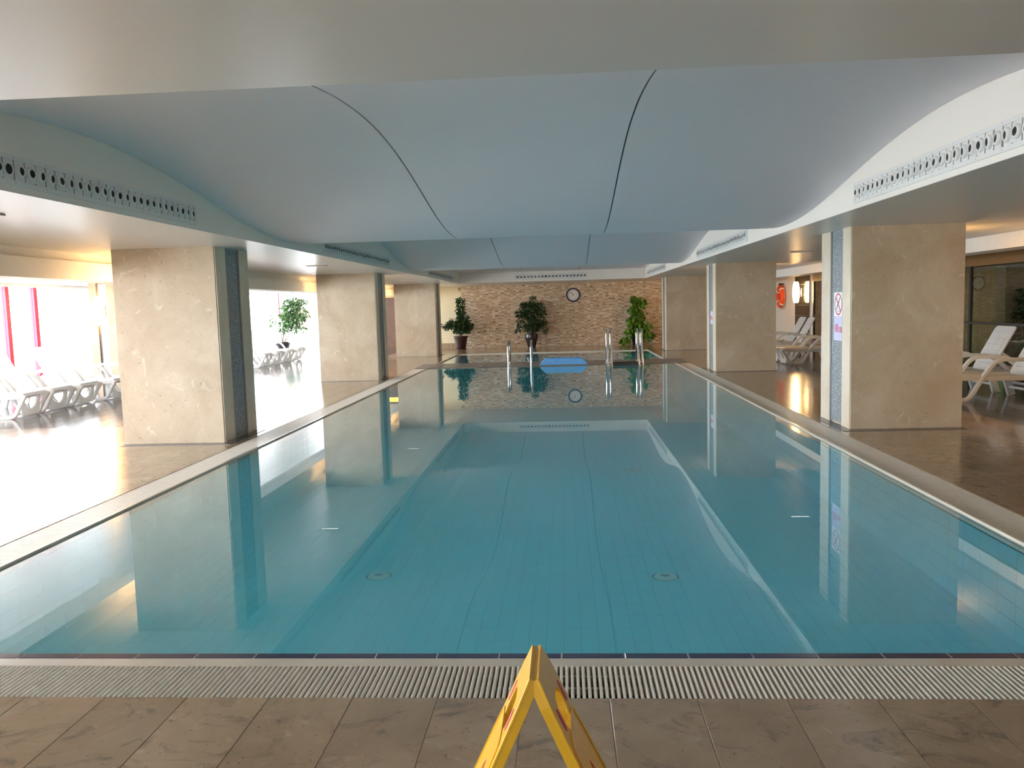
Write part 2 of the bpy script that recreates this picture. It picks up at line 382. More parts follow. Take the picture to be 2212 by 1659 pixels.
# ------------------------------------------------------------------ main pool basin
PD = 0.55
pool = empty('swimming_pool', (0, 11, 0)); pool.location = (0, 0, 0)
tag(pool, 'long rectangular main swimming pool lined with cyan tiles and a navy edge', 'pool')
b = MB()
def basin(b, x0, x1, y0, y1, d, t=0.045, top=-0.03):
    b.box(x0-t, y0-t, -d-t, x0, y1+t, top); b.box(x1, y0-t, -d-t, x1+t, y1+t, top)
    b.box(x0, y0-t, -d-t, x1, y0, top); b.box(x0, y1, -d-t, x1, y1+t, top)
    b.box(x0, y0, -d-t, x1, y1, -d-0.006)
basin(b, XL, XR, Y0, YD0, PD)
b.build('basin', m_poolgrout, pool)
# wall tiles: one lining sheet of tiles per wall, joined
TW, TLn = 0.1015, 0.203
b = MB(); g = 0.002
def wall_tiles(b, axis, pos, sgn, a0, a1, z0, z1):
    n = max(1, round((a1-a0)/TLn)); wv = (a1-a0)/n; mz = max(1, round((z1-z0)/TW)); hz = (z1-z0)/mz
    for i in range(n):
        for j in range(mz):
            u0, u1, v0, v1 = a0+i*wv+g, a0+(i+1)*wv-g, z0+j*hz+g, z0+(j+1)*hz-g
            p0, p1 = sorted((pos, pos+sgn*0.005))
            if axis == 'X': b.box(p0, u0, v0, p1, u1, v1)
            else: b.box(u0, p0, v0, u1, p1, v1)
wall_tiles(b, 'X', XL, 1, Y0, YD0, -PD, -0.035); wall_tiles(b, 'X', XR, -1, Y0, YD0, -PD, -0.035)
wall_tiles(b, 'Y', Y0, 1, XL, XR, -PD, -0.035); wall_tiles(b, 'Y', YD0, -1, XL, XR, -PD, -0.035)
o = b.build('wall_tiling', m_pooltile, pool); tag(o, kind='stuff')
nx = round((XR-XL)/TW); fw = (XR-XL)/nx; ny = round((YD0-Y0)/TLn); fl = (YD0-Y0)/ny
tm = MB(); tm.box(-fw/2+g, -fl/2+g, -0.006, fw/2-g, fl/2-g, 0, bottom=False); tme = tm.mesh('floor_tile'); tme.materials.append(m_pooltile)
rest = MB()
cells = [(XL+(i+.5)*fw, Y0+(j+.5)*fl) for j in range(ny) for i in range(nx)]
cells.sort(key=lambda c: (0 if (c[1] > 4.45 and abs(c[0]+0.35) < 2.75) else 1, round(c[1], 2), abs(c[0])))
for k, (x, y) in enumerate(cells):
    if k < 300:
        o = link('floor_tile', tme, None, pool); o.location = (x, y, -PD)
    else: rest.box(x-fw/2+g, y-fl/2+g, -PD-0.006, x+fw/2-g, y+fl/2-g, -PD, bottom=False)
o = rest.build('floor_tiling', m_pooltile, pool); tag(o, kind='stuff')
# rim and navy edge tiles
RW = 0.052
b = MB()
b.box(XL-0.055, Y0-0.116, -0.2, XR+0.055, Y0-0.046, -0.001, c=0.003)
b.box(XL-0.055, Y0-RW, -0.2, XL-0.022, YD0, 0.012, c=0.006); b.box(XR+0.022, Y0-RW, -0.2, XR+0.055, YD0, 0.012, c=0.006)
b.build('rim', m_rim, pool)
b = MB()
b.box(XL-0.022, Y0-0.046, -0.2, XR+0.022, Y0, -0.002); b.box(XL-0.022, Y0, -0.2, XL, YD0, -0.0065); b.box(XR, Y0, -0.2, XR+0.022, YD0, -0.0065)
b.build('edge_grout', m_whitegrout, pool)
EP = 0.2515
q = MB(); q.box(-EP/2+0.003, 0.0065, -0.03, EP/2-0.003, 0.0515, 0, c=0.001); em = q.mesh('edge_tile'); em.materials.append(m_navy)
q = MB(); q.box(0.0005, -EP/2+0.003, -0.03, 0.0225, EP/2-0.003, 0, c=0.001); es = q.mesh('edge_tile'); es.materials.append(m_navy)
x = -0.04-EP/2-12*EP
while x < XR+0.02:
    if x-EP/2 > XL-0.03: o = link('edge_tile', em, None, pool); o.location = (x, Y0-0.0515, -0.0005)
    x += EP
y = Y0+EP/2
while y < YD0:
    o = link('edge_tile', es, None, pool); o.location = (XL-0.0225, y, -0.0045)
    o = link('edge_tile', es, None, pool); o.location = (XR, y, -0.0045)
    y += EP
# floor inlets
for k, (x, y) in enumerate(((-1.40, 5.83), (0.68, 5.77), (-1.55, 9.64), (0.76, 9.60))):
    b = MB(); b.lathe([(0.035, 0.014), (0.038, 0.016), (0.075, 0.012), (0.08, 0.0)], 20)
    o = b.build('floor_inlet', m_vent, pool); o.location = (x, y, -PD)
    b = MB(); b.lathe([(0.001, 0.008), (0.036, 0.008)], 16); b.lathe([(0.082, 0.001), (0.098, 0.003)], 20); b.build('inlet_gasket', m_channel, o)
b = MB(); b.poly([(XL-0.023, Y0, -0.0015), (XR+0.023, Y0, -0.0015), (XR+0.023, YD0, -0.0015), (XL-0.023, YD0, -0.0015)], [(0, 1, 2, 3)])
o = b.build('pool_water', m_water); wb = MB(); wb.poly([(XL+0.006, Y0+0.006, -0.04), (XR-0.006, Y0+0.006, -0.04), (XR-0.006, YD0-0.006, -0.04), (XL+0.006, YD0-0.006, -0.04)], [(0, 1, 2, 3)]); wb.build('water_depth_layer', m_waterbody, o); tag(o, 'still clear teal water filling the main pool', 'water', kind='stuff')

# ------------------------------------------------------------------ far plunge pool and divider
pool2 = empty('plunge_pool'); tag(pool2, 'small plunge pool beyond the grey divider, below the mosaic wall', 'pool')
b = MB(); X20, X21, Y20, Y21 = XL-0.02, XR-0.05, YD1, YF
basin(b, X20, X21, Y20, Y21, 0.7, top=-0.03); b.build('basin', m_poolgrout, pool2)
b = MB(); wall_tiles(b, 'X', X20, 1, Y20, Y21, -0.7, -0.03); wall_tiles(b, 'X', X21, -1, Y20, Y21, -0.7, -0.03); wall_tiles(b, 'Y', Y21, -1, X20, X21, -0.7, -0.03); wall_tiles(b, 'Y', Y20, 1, X20, X21, -0.7, -0.03)
o = b.build('wall_tiling', m_pooltile, pool2); tag(o, kind='stuff')
b = MB()
for i in range(22):
    for j in range(16):
        x0 = X20+(X21-X20)*i/22; y0 = Y20+(Y21-Y20)*j/16
        b.box(x0+g, y0+g, -0.706, x0+(X21-X20)/22-g, y0+(Y21-Y20)/16-g, -0.7, bottom=False)
o = b.build('floor_tiling', m_pooltile, pool2); tag(o, kind='stuff')
b = MB(); b.box(X20-0.04, Y21-0.005, -0.1, X21+0.05, Y21+0.06, 0.012, c=0.004); b.box(X21, Y20, -0.1, X21+0.06, Y21, 0.012, c=0.004); b.box(X20-0.06, Y20, -0.1, X20, Y21, 0.012, c=0.004)
b.build('rim', m_rim, pool2)
b = MB(); b.poly([(X20, Y20, -0.012), (X21, Y20, -0.012), (X21, Y21, -0.012), (X20, Y21, -0.012)], [(0, 1, 2, 3)])
o = b.build('plunge_water', m_water); tag(o, 'still water in the small far plunge pool', 'water', kind='stuff')
m_divider = stone('divider_stone', (0.17, 0.155, 0.14), (0.24, 0.22, 0.20), (0.28, 0.26, 0.24), rough=0.3, scale=3, bump=0.02, rand=0.06)
dv = empty('divider_walkway', (0, (YD0+YD1)/2, 0)); dv.location = (0, 0, 0)
tag(dv, 'grey tiled walkway dividing the main pool from the plunge pool', 'walkway')
b = MB(); b.box(XGL, YD0+0.05, -0.5, XGR, YD1-0.05, -0.03); b.box(XGL, YD0-0.005, -0.03, XGR, YD1-0.005, -0.004); b.build('core', m_whitegrout, dv)
nt_ = 12; wd = (XGR-XGL)/nt_
for i in range(nt_):
    for j in range(2):
        b = MB(); ya = YD0+(YD1-YD0)*j/2; b.box(XGL+i*wd+0.003, ya-(0.02 if j == 0 else -0.003), -0.004, XGL+(i+1)*wd-0.003, ya+(YD1-YD0)/2-0.003, 0.012, c=0.003)
        b.build('walkway_tile', m_divider, dv)

# ------------------------------------------------------------------ overflow grates
def grate_frame(g_, x0, y0, x1, y1):
    b = MB(); b.box(x0, y0, -0.22, x1, y1, -0.10); b.build('channel', m_channel, g_)
gr = empty('overflow_grate', (-0.3, (YG0+Y0)/2, 0)); tag(gr, 'cream slatted overflow grate along the near end of the pool', 'grate')
bx, by = gr.location.x, gr.location.y
P = 0.0208; ys0, ys1 = YG0+0.004, Y0-0.118
q = MB(); q.box(-0.0063, ys0-by, -0.028, 0.0063, ys1-by, -0.002, c=0.002)
q.box(-0.0018, ys0-by+0.002, -0.004, 0.0018, ys1-by-0.002, 0.0005, bottom=False)
sm = q.mesh('slat'); sm.materials.append(m_grate)
for k in range(300):
    o = link('slat', sm, None, gr); o.location = ((k-149.5)*P, 0, 0)
b = MB()
for f in (0.12, 0.5, 0.88):
    yy = ys0+(ys1-ys0)*f-by; b.box(-150*P, yy-0.008, -0.045, 150*P, yy+0.008, -0.028)
b.build('cross_bar', m_grate, gr)
b = MB(); b.box(-150*P-0.05, YG0-by+0.001, -0.22, 150*P+0.05, ys1-by+0.001, -0.12); b.build('channel', m_channel, gr)
for nm, xa, xb, lab in (('L', XGL, XL-0.056, 'narrow slatted overflow grate along the left pool edge'), ('R', XR+0.056, XGR, 'narrow slatted overflow grate along the right pool edge')):
    e = empty('overflow_grate', ((xa+xb)/2, 11, 0)); tag(e, lab, 'grate'); cx = e.location.x; cy = 11
    b = MB(); y = YG0+0.31
    while y < YD0-0.03:
        b.box(xa-cx+0.004, y-cy, -0.028, xb-cx-0.004, y-cy+0.0125, -0.002, bottom=False); y += P
    o = b.build('slats', m_grate, e); tag(o, kind='stuff')
    b = MB(); b.box(xa-cx+0.06, YG0+0.3-cy, -0.045, xa-cx+0.08, YD0-0.02-cy, -0.028); b.box(xb-cx-0.08, YG0+0.3-cy, -0.045, xb-cx-0.06, YD0-0.02-cy, -0.028); b.build('cross_bar', m_grate, e)
    b = MB(); b.box(xa-cx, YG0+0.02-cy, -0.22, xb-cx, YD0-cy-0.01, -0.12); b.build('channel', m_channel, e)

# ------------------------------------------------------------------ ceiling: satin soffit with recessed wave
TH = 0.75
b = MB()
b.box(XW, YBACK, ZC, XBL, YENDL, ZC+0.004); b.box(XBR, YBACK, ZC, XWR+3.5, YENDL, ZC+0.004)
b.box(XBL, YBACK, ZC, XBR, YB0, ZC+0.004); b.box(XBL, YB1, ZC, XBR, YENDL, ZC+0.004)
b.box(XW-0.2, YBACK-0.2, 2.95, XWR+3.5, YENDL+0.2, 3.05)
ceil = b.build('ceiling', m_soffit); tag(ceil, 'satin white soffit around the recessed wave ceiling', kind='structure')
def wave(y):
    if y < 21.2: return 2.40+0.20*math.cos(2*math.pi*(y-5.35)/7.95)
    t = min(1, (y-21.25)/(YB1-21.25)); t = max(0, t); return 2.60-0.17*(3*t*t-2*t**3)
wl = empty('wave_ceiling'); tag(wl, 'blue grey ceiling panels curving in waves above the pool', 'ceiling')
seams = [XBL+0.002, -1.22, 0.47, XBR-0.002]
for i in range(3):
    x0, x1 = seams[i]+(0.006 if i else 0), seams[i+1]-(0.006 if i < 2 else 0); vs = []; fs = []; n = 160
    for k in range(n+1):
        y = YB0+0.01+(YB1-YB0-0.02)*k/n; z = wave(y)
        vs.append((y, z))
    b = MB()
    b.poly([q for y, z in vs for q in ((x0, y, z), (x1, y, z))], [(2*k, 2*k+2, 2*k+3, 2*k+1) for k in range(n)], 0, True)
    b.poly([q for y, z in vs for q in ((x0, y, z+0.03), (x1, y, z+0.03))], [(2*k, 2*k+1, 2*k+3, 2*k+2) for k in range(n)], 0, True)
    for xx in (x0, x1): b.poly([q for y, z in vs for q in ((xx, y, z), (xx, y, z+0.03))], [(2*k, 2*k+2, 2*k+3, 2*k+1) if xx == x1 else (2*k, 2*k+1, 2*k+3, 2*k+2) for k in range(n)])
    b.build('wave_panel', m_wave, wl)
b = MB()
for xs in seams[1:3]:
    vs = []; fs = []
    for k in range(161):
        y = YB0+0.01+(YB1-YB0-0.02)*k/160; z = wave(y)+0.012; vs += [(xs-0.012, y, z), (xs+0.012, y, z)]
    for k in range(160): fs.append((2*k, 2*k+1, 2*k+3, 2*k+2))
    b.poly(vs, fs)
b.build('seam_shadow_gap', m_channel, wl)
def trim(n, bm, m, lab): o = bm.build('trim_%d' % n, m); tag(o, lab, kind='structure'); return o
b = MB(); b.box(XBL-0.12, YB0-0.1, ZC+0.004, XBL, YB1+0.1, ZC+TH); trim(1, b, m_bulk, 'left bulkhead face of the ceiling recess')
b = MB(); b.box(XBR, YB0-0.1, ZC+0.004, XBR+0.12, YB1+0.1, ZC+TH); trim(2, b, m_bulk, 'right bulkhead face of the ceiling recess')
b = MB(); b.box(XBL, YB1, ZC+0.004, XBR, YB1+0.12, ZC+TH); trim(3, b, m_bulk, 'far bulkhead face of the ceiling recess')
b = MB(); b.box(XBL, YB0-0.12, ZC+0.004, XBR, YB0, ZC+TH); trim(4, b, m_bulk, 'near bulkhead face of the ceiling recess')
b = MB(); b.box(-5.75, YBACK, 1.825, -5.36, YENDL, ZC-0.10); b.box(-5.70, YBACK, ZC-0.10, -5.42, YENDL, ZC); trim(5, b, m_white, 'long downstand beam below the left soffit')
b = MB(); b.box(5.36, YBACK, 1.935, 5.75, YEND, ZC-0.035); b.box(5.42, YBACK, ZC-0.035, 5.70, YEND, ZC); trim(6, b, m_white, 'long downstand beam below the right soffit')

# ------------------------------------------------------------------ walls
def struct(name, bm, m, lab): o = bm.build(name, m); tag(o, lab, kind='structure'); return o
XBW = -6.8
b = MB(); b.box(XW-0.2, YBACK-0.2, -0.2, XWR+3.5, YBACK, 0.15); b.box(XW-0.2, YBACK-0.2, ZC-0.1, XWR+3.5, YBACK, ZC+0.1); b.box(XBW, YBACK-0.2, 0.15, XWR+3.5, YBACK, ZC-0.1)
struct('wall_back', b, m_white, 'pale wall with an unseen added window band behind the camera')
fill_win = empty('fill_window'); tag(fill_win, 'unseen window band added behind the camera for front light', kind='structure')  # unseen window band, added to light the column fronts from behind the camera
for k in range(4):
    xx = XW+(XBW-XW)*k/3; b = MB(); b.box(xx-0.05, YBACK-0.12, 0.15, xx+0.05, YBACK-0.04, ZC-0.1); b.build('mullion', m_white, fill_win)
    if k < 3: b = MB(); b.box(xx+0.05, YBACK-0.086, 0.15, xx+(XBW-XW)/3-0.05, YBACK-0.074, ZC-0.1); b.build('pane', m_glass, fill_win)
b = MB(); b.box(XWR, 23.75, -0.2, XWR+0.2, YEND+0.2, ZC); wr = struct('wall_right', b, m_white, 'white wall at the far right beyond the loungers')
b = MB(); b.box(-4.35, YEND, -0.2, XWR+0.2, YEND+0.2, ZC+0.05)
b.box(-4.35, YEND+0.2, -0.2, -4.2, YENDL+0.2, ZC+0.05); b.box(-7.4, YENDL, -0.2, -4.35, YENDL+0.2, ZC+0.05)
we = struct('wall_end', b, m_cream, 'cream end wall clad with small tan mosaic tiles')
# mosaic cladding
tw, th = 0.105, 0.058; X_M0, X_M1 = -3.62, XWR
b = MB(); nxm = int((X_M1-X_M0)/tw); nzm = int(ZC/th)
def mos_tile(b, x0, x1, z0, z1, mi, d):
    b.box(x0+0.002, YEND-0.006-d, z0+0.002, x1-0.002, YEND, z1-0.002, mi)
for i in range(nxm):
    z = 0.004-random.random()*th
    x0 = X_M0+i*tw
    while z < ZC:
        h = random.choice((0.070, 0.085, 0.10))
        t = random.random(); mi = 0 if t < 0.5 else 1 if t < 0.75 else 3
        glare_gap = (x0 < -3.45 and random.random() < 0.5)  # glare washing out the mosaic edge, drawn as randomly missing tiles
        if not glare_gap: mos_tile(b, x0, x0+tw, max(z, 0.004), min(z+h, ZC-0.002), mi, random.random()*0.012) if min(z+h, ZC-0.002) > max(z, 0.004)+0.006 else None
        z += h
        if random.random() < 0.8:
            h = random.choice((0.03, 0.045) if random.random() < 0.15 else (0.020, 0.026))
            if z > 0.004 and z+h < ZC-0.004 and not glare_gap: mos_tile(b, x0, x0+tw, z, z+h, 2 if random.random() < 0.8 else 1, 0.0)
            z += h
o = b.build('mosaic_cladding', [m_w1, m_w2, m_w3, m_w4], we); tag(o, 'cream and tan mosaic tiles with brown dashes', kind='stuff')
b = MB(); b.box(-4.3, YEND-0.02, 0, X_M0, YEND, 0.19); o = b.build('baseboard_end', m_deck); tag(o, 'tan stone skirting under the cream wall', kind='structure')
# left window wall: base wall strips, red mullions, panes
mull = [-3.3, -0.6, 2.1, 4.8, 7.5, 10.2, 12.9, 15.70, 16.58, 19.7, 22.4, 25.1, 27.6]
win = empty('window_1', (0, 0, 0)); tag(win, 'tall bright window wall with red posts behind the left loungers', kind='structure')
for y in mull:
    b = MB(); b.box(XW-0.05, y-0.055, 0, XW+0.05, y+0.055, ZC); b.build('mullion', m_red, win)
b = MB(); b.box(XW-0.04, YBACK, 0, XW+0.04, YENDL, 0.06); b.build('bottom_rail', m_red, win)
b = MB(); b.box(XW-0.06, YBACK, ZC-0.07, XW+0.06, YENDL, ZC); b.build('head_rail', m_white, win)
for a, c in zip(mull, mull[1:]+[YENDL+0.05]):
    b = MB(); b.box(XW-0.006, a+0.055, 0.06, XW+0.006, c-0.055, ZC-0.07); b.build('pane', m_glass, win)
win2 = empty('window_2'); tag(win2, 'bright end window with a white mullion beside the corner plant', kind='structure')
for xx, mm, ww in ((-10.72, m_white, 0.05), (-10.60, m_red, 0.02), (-10.42, m_white, 0.05), (-9.0, m_white, 0.05), (-7.45, m_white, 0.05)):
    b = MB(); b.box(xx-ww, YENDL-0.04, 0.3 if mm is m_white else 1.2, xx+ww, YENDL+0.04, ZC); b.build('mullion', mm, win2)
b = MB(); b.box(XW, YENDL-0.1, -0.2, -7.4, YENDL+0.1, 0.30); b.build('sill', m_white, win2)
b = MB(); b.box(XW, YENDL-0.006, 0.3, -7.4, YENDL+0.006, ZC); b.build('pane', m_glass, win2)
b = MB(); b.box(-10.97, YENDL-0.35, 0, -10.70, YENDL-0.11, ZC-0.002); o = b.build('window_pier', plain('grey_pier', (0.55, 0.52, 0.50), 0.5, noise=0.1)); bev(o, 0.01); tag(o, 'grey pier beside the end window, left of the corner plant', 'pier')
# brown door with amber transom, end wall left part
dr = empty('door_1', (-6.42, YENDL, 0)); tag(dr, 'brown wooden door under an amber lit transom', kind='structure')
b = MB(); b.box(-0.34, -0.07, 0, 0.34, 0, 1.85); o = b.build('leaf', m_wood, dr)
b = MB(); b.box(-0.26, -0.085, 0.15, 0.26, -0.07, 0.85); b.box(-0.26, -0.085, 0.98, 0.26, -0.07, 1.72); b.build('panel', m_wood, o)
b = MB(); b.lathe([(0.001, -0.14), (0.028, -0.13), (0.03, -0.10), (0.012, -0.085)], 12, center=(0.27, 0, 0.95), axis='Y'); b.build('knob', m_steel, o)
b = MB(); b.box(-0.34, -0.06, 1.87, 0.34, -0.02, 2.02); b.build('transom', m_amber, dr)
b = MB(); b.box(-0.40, -0.10, 0, -0.34, 0, ZC-0.06); b.box(0.34, -0.10, 0, 0.40, 0, ZC-0.06); b.box(-0.40, -0.10, ZC-0.10, 0.40, 0, ZC-0.04); b.build('frame', m_wood, dr)
# right glass wall and dim room behind it
gl = empty('window_3'); tag(gl, 'dark glass wall with a low rail behind the right loungers', kind='structure')
b = MB(); b.box(XWR-0.04, YBACK, 1.86, XWR+0.06, 23.75, ZC); b.build('header', m_header, gl)
gy = [YBACK+0.1, -0.5, 2.5, 5.5, 8.5, 11.6, 14.75, 17.8, 20.8, 23.70]
for y in gy: b = MB(); b.box(XWR-0.025, y-0.03, 0, XWR+0.025, y+0.03, 1.86); b.build('mullion', m_darkmetal, gl)
for a, c in zip(gy[:-1], gy[1:]):
    b = MB(); b.box(XWR-0.005, a+0.03, 0.02, XWR+0.005, c-0.03, 1.86); b.build('pane', m_dglass, gl)
b = MB(); b.box(XWR-0.05, YBACK, 0.88, XWR-0.02, 23.7, 0.92); b.build('rail', m_darkmetal, gl)
b = MB(); b.box(XWR-0.03, YBACK, 0, XWR+0.03, 23.75, 0.02); b.build('bottom_rail', m_frame, gl)
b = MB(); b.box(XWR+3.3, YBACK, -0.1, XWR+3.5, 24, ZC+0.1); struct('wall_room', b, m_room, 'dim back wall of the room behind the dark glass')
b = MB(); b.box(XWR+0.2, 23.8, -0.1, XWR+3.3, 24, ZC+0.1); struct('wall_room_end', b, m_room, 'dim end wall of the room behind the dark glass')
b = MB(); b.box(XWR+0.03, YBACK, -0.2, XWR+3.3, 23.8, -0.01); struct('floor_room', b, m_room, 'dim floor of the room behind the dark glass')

# ------------------------------------------------------------------ stone columns
pos_words = {'L1': 'nearest travertine column on the left, pale lower face beside the bright loungers',
             'L2': 'second travertine column on the left, washed by window light',
             'L3': 'farthest travertine column on the left, before the cream wall',
             'R1': 'nearest travertine column on the right, with the no diving notice',
             'R2': 'second travertine column on the right, with one small lilac notice',
             'R3': 'farthest travertine column on the right, ending the mosaic wall'}
strip = {'L1': (9.0, 9.36), 'L2': (16.48, 16.84), 'L3': (24.31, 24.67), 'R1': (9.14, 9.54), 'R2': (16.80, 17.20), 'R3': (24.46, 24.86)}
mc = {}
for key, (X, Y, D, W) in COLS.items():
    s = -1 if X < 0 else 1                     # outward direction
    e = empty('stone_column', (X+s*W/2, Y+D/2, 0)); tag(e, pos_words[key], 'column', 'travertine columns along the pool')
    def lx(v): return v-(X+s*W/2)
    def ly(v): return v-(Y+D/2)
    sa, sb = strip[key]; nd = 0.026
    ow = 0.012
    # core: front/back/outer block with a notch on the pool side
    pts = [(X+s*ow, Y), (X+s*W, Y), (X+s*W, Y+D), (X+s*ow, Y+D), (X+s*ow, sb), (X+s*nd, sb), (X+s*nd, sa), (X+s*ow, sa)]
    pl = [(lx(a), ly(c)) for a, c in pts]
    me = poly_mesh('body', [pl], ZC)
    o = link('body', me, m_col, e); o.location = (0, 0, ZC/2)
    for ya, yb in ((Y+0.012, sa-0.012), (sb+0.012, Y+D-0.004)):     # pale edge slabs on the pool face
        b = MB(); xa, xb = sorted((lx(X), lx(X+s*ow))); b.box(xa, ly(ya), 0.0, xb, ly(yb), ZC)
        b.build('edge_slab', m_colside, e)
    b = MB()
    for ya, yb in ((sa-0.012, sa+0.012), (sb-0.012, sb+0.012)):
        xa, xb = sorted((lx(X+s*0.004), lx(X+s*nd))); b.box(xa, ly(ya), 0, xb, ly(yb), ZC)
    b.build('strip_frame', m_frame, e)
    xa, xb = sorted((lx(X+s*nd), lx(X+s*(nd-0.008))))
    b = MB(); b.box(xa, ly(sa), 0.02, xb, ly(sb), ZC); b.build('mosaic_bed', m_mosG, e)
    b = MB(); z = 0.03; pz = 0.0247; xf0, xf1 = sorted((lx(X+s*(nd-0.008)), lx(X+s*(nd-0.012))))
    ntile = 13 if key in ('R1', 'L1') else 7; wy = (sb-sa-0.03)/ntile
    while z < ZC-0.02:
        for j in range(ntile):
            ya = sa+0.015+j*wy
            b.box(xf0, ly(ya)+0.0015, z, xf1, ly(ya)+wy-0.0015, z+pz-0.007, 0 if random.random() < 0.6 else 1)
        z += pz
    o = b.build('mosaic_strip', [m_mosA, m_mosB], e); tag(o, 'recessed blue mosaic strip', kind='stuff')
    b = MB(); iw = 0.13
    xo0, xo1 = sorted((lx(X-s*0.10), lx(X+s*W)))
    b.box(xo0, ly(Y-iw), -0.01, xo1, ly(Y), 0.004); xo0, xo1 = sorted((lx(X-s*0.10), lx(X))); b.box(xo0, ly(Y), -0.01, xo1, ly(Y+D), 0.004)
    b.build('base_inlay', m_inlay, e)

# ------------------------------------------------------------------ vents
def nozzle_meshes():
    b = MB(); b.box(-0.044, -0.004, -0.052, 0.044, 0.0, 0.052)
    b.lathe([(0.041, 0.0), (0.041, 0.008), (0.034, 0.016), (0.026, 0.020), (0.023, 0.012)], 16, axis='Y')
    a = b.mesh('nozzle'); a.materials.append(m_vent)
    b = MB(); b.disc((0, 0.0135, 0), 0.0245, 16, axis='Y'); c = b.mesh('nozzle_opening'); c.materials.append(m_black)
    return a, c
NZ, NO = nozzle_meshes()
b = MB(); b.lathe([(0.030, 0.004), (0.040, 0.006), (0.043, 0.0)], 16, axis='Y'); NZB = b.mesh('nozzle'); NZB.materials.append(m_vent)
b = MB(); b.disc((0, 0.004, 0), 0.038, 16, axis='Y'); NOB = b.mesh('nozzle_opening'); NOB.materials.append(m_black)
def vent(label, loc, rz, length, n, joined, missing=()):
    # local: +Y is out of the wall, X along
    e = empty('air_vent', loc, rz); tag(e, label, 'air vent', 'jet nozzle vents around the ceiling recess')
    b = MB(); b.box(-length/2, 0, -0.060, length/2, 0.006, 0.060); b.build('back_plate', m_vent, e)
    b = MB(); L2 = length/2+0.03
    b.box(-L2, 0, 0.058, L2, 0.012, 0.085); b.box(-L2, 0, -0.085, L2, 0.012, -0.058); b.box(-L2, 0, -0.058, -length/2, 0.012, 0.058); b.box(length/2, 0, -0.058, L2, 0.012, 0.058)
    b.build('frame', m_vent, e)
    p = length/n
    div = MB()
    for k in range(n+1): div.box(-length/2+k*p-0.004, 0.006, -0.058, -length/2+k*p+0.004, 0.009, 0.058)
    tag(div.build('divider_fins', m_frame, e), kind='stuff')
    scr = MB()
    for k in range(0, n+1, 3):
        for z in (-0.072, 0.072): scr.disc((-length/2+k*p, 0.0125, z), 0.004, 8, axis='Y')
    tag(scr.build('screws', m_frame, e), kind='stuff')
    if joined:
        b = MB(); c = MB()
        for k in range(n):
            x = -length/2+(k+.5)*p; z = random.uniform(-.008, .008)
            b.lathe([(0.041, 0.006), (0.041, 0.014), (0.026, 0.024)], 10, center=(x, 0, z), axis='Y'); c.disc((x+random.uniform(-.006, .006), 0.0245, z), 0.026, 10, axis='Y')
        o = b.build('nozzles', m_vent, e); tag(o, kind='stuff'); o = c.build('nozzle_openings', m_black, e); tag(o, kind='stuff')
        return
    for k in range(n):
        big = k in missing
        o = link('nozzle', NZB if big else NZ, None, e); o.location = (-length/2+(k+.5)*p, 0.008, 0)
        if not big: o.rotation_euler = (random.uniform(-.08, .08), 0, random.uniform(-.10, .10))
        link('nozzle_opening', NOB if big else NO, None, o)
ZV = 2.255
VL = 4.06
vent('long jet nozzle air vent on the left bulkhead, nearest the camera', (XBL, 4.92, ZV), -math.pi/2, VL, 42, False, (24,))
vent('jet nozzle air vent in the middle of the left bulkhead', (XBL, 12.78, ZV), -math.pi/2, VL, 42, True)
vent('small looking jet nozzle air vent at the far end of the left bulkhead', (XBL, 21.25, ZV-0.02), -math.pi/2, VL, 42, True)
vent('long jet nozzle air vent on the right bulkhead, nearest the camera', (XBR, 5.10, ZV), math.pi/2, VL, 42, False, (15,))
vent('jet nozzle air vent in the middle of the right bulkhead', (XBR, 13.24, ZV), math.pi/2, VL, 42, True)
vent('jet nozzle air vent at the far end of the right bulkhead', (XBR, 22.1, ZV), math.pi/2, VL, 42, True)
vent('jet nozzle air vent on the far bulkhead above the mosaic wall', (-0.36, YB1, ZV+0.012), math.pi, 2.12, 20, False, (11,))

# ------------------------------------------------------------------ slot lights, small wall strips
for x, y, lab in ((-3.98, 5.48, 'slim slot light in the left soffit at the picture edge'), (-3.88, 12.93, 'slim slot light in the left soffit between first and second columns'),
                  (-3.88, 20.44, 'slim slot light in the left soffit between second and third columns'), (3.75, 13.36, 'slim slot light in the right soffit between first and second columns')):
    e = empty('slot_light', (x, y, ZC)); tag(e, lab, 'ceiling light', 'slot lights in the soffit')
    b = MB(); b.box(-0.16, -0.05, -0.012, 0.16, -0.035, 0); b.box(-0.16, 0.035, -0.012, 0.16, 0.05, 0); b.box(-0.16, -0.035, -0.012, -0.145, 0.035, 0); b.box(0.145, -0.035, -0.012, 0.16, 0.035, 0); b.build('frame', m_frame, e)
    b = MB(); b.box(-0.145, -0.035, -0.006, 0.145, 0.035, 0); b.build('diffuser', m_led, e)
for x, lab in ((-2.85, 'small white strip fitting at the wall foot by the wicker pot'), (-0.42, 'small white strip fitting at the wall foot right of the dark pot'), (3.1, 'small white strip fitting at the wall foot by the far right column')):
    e = empty('wall_strip', (x, YEND-0.02, 0.06)); tag(e, lab, 'strip')
    b = MB(); b.box(-0.12, -0.05, -0.02, 0.12, 0.0, 0.02); bev(b.build('housing', m_white, e), 0.006)
    b = MB(); b.box(-0.105, -0.056, -0.010, 0.105, -0.05, 0.010); b.build('lens', m_paper, e)

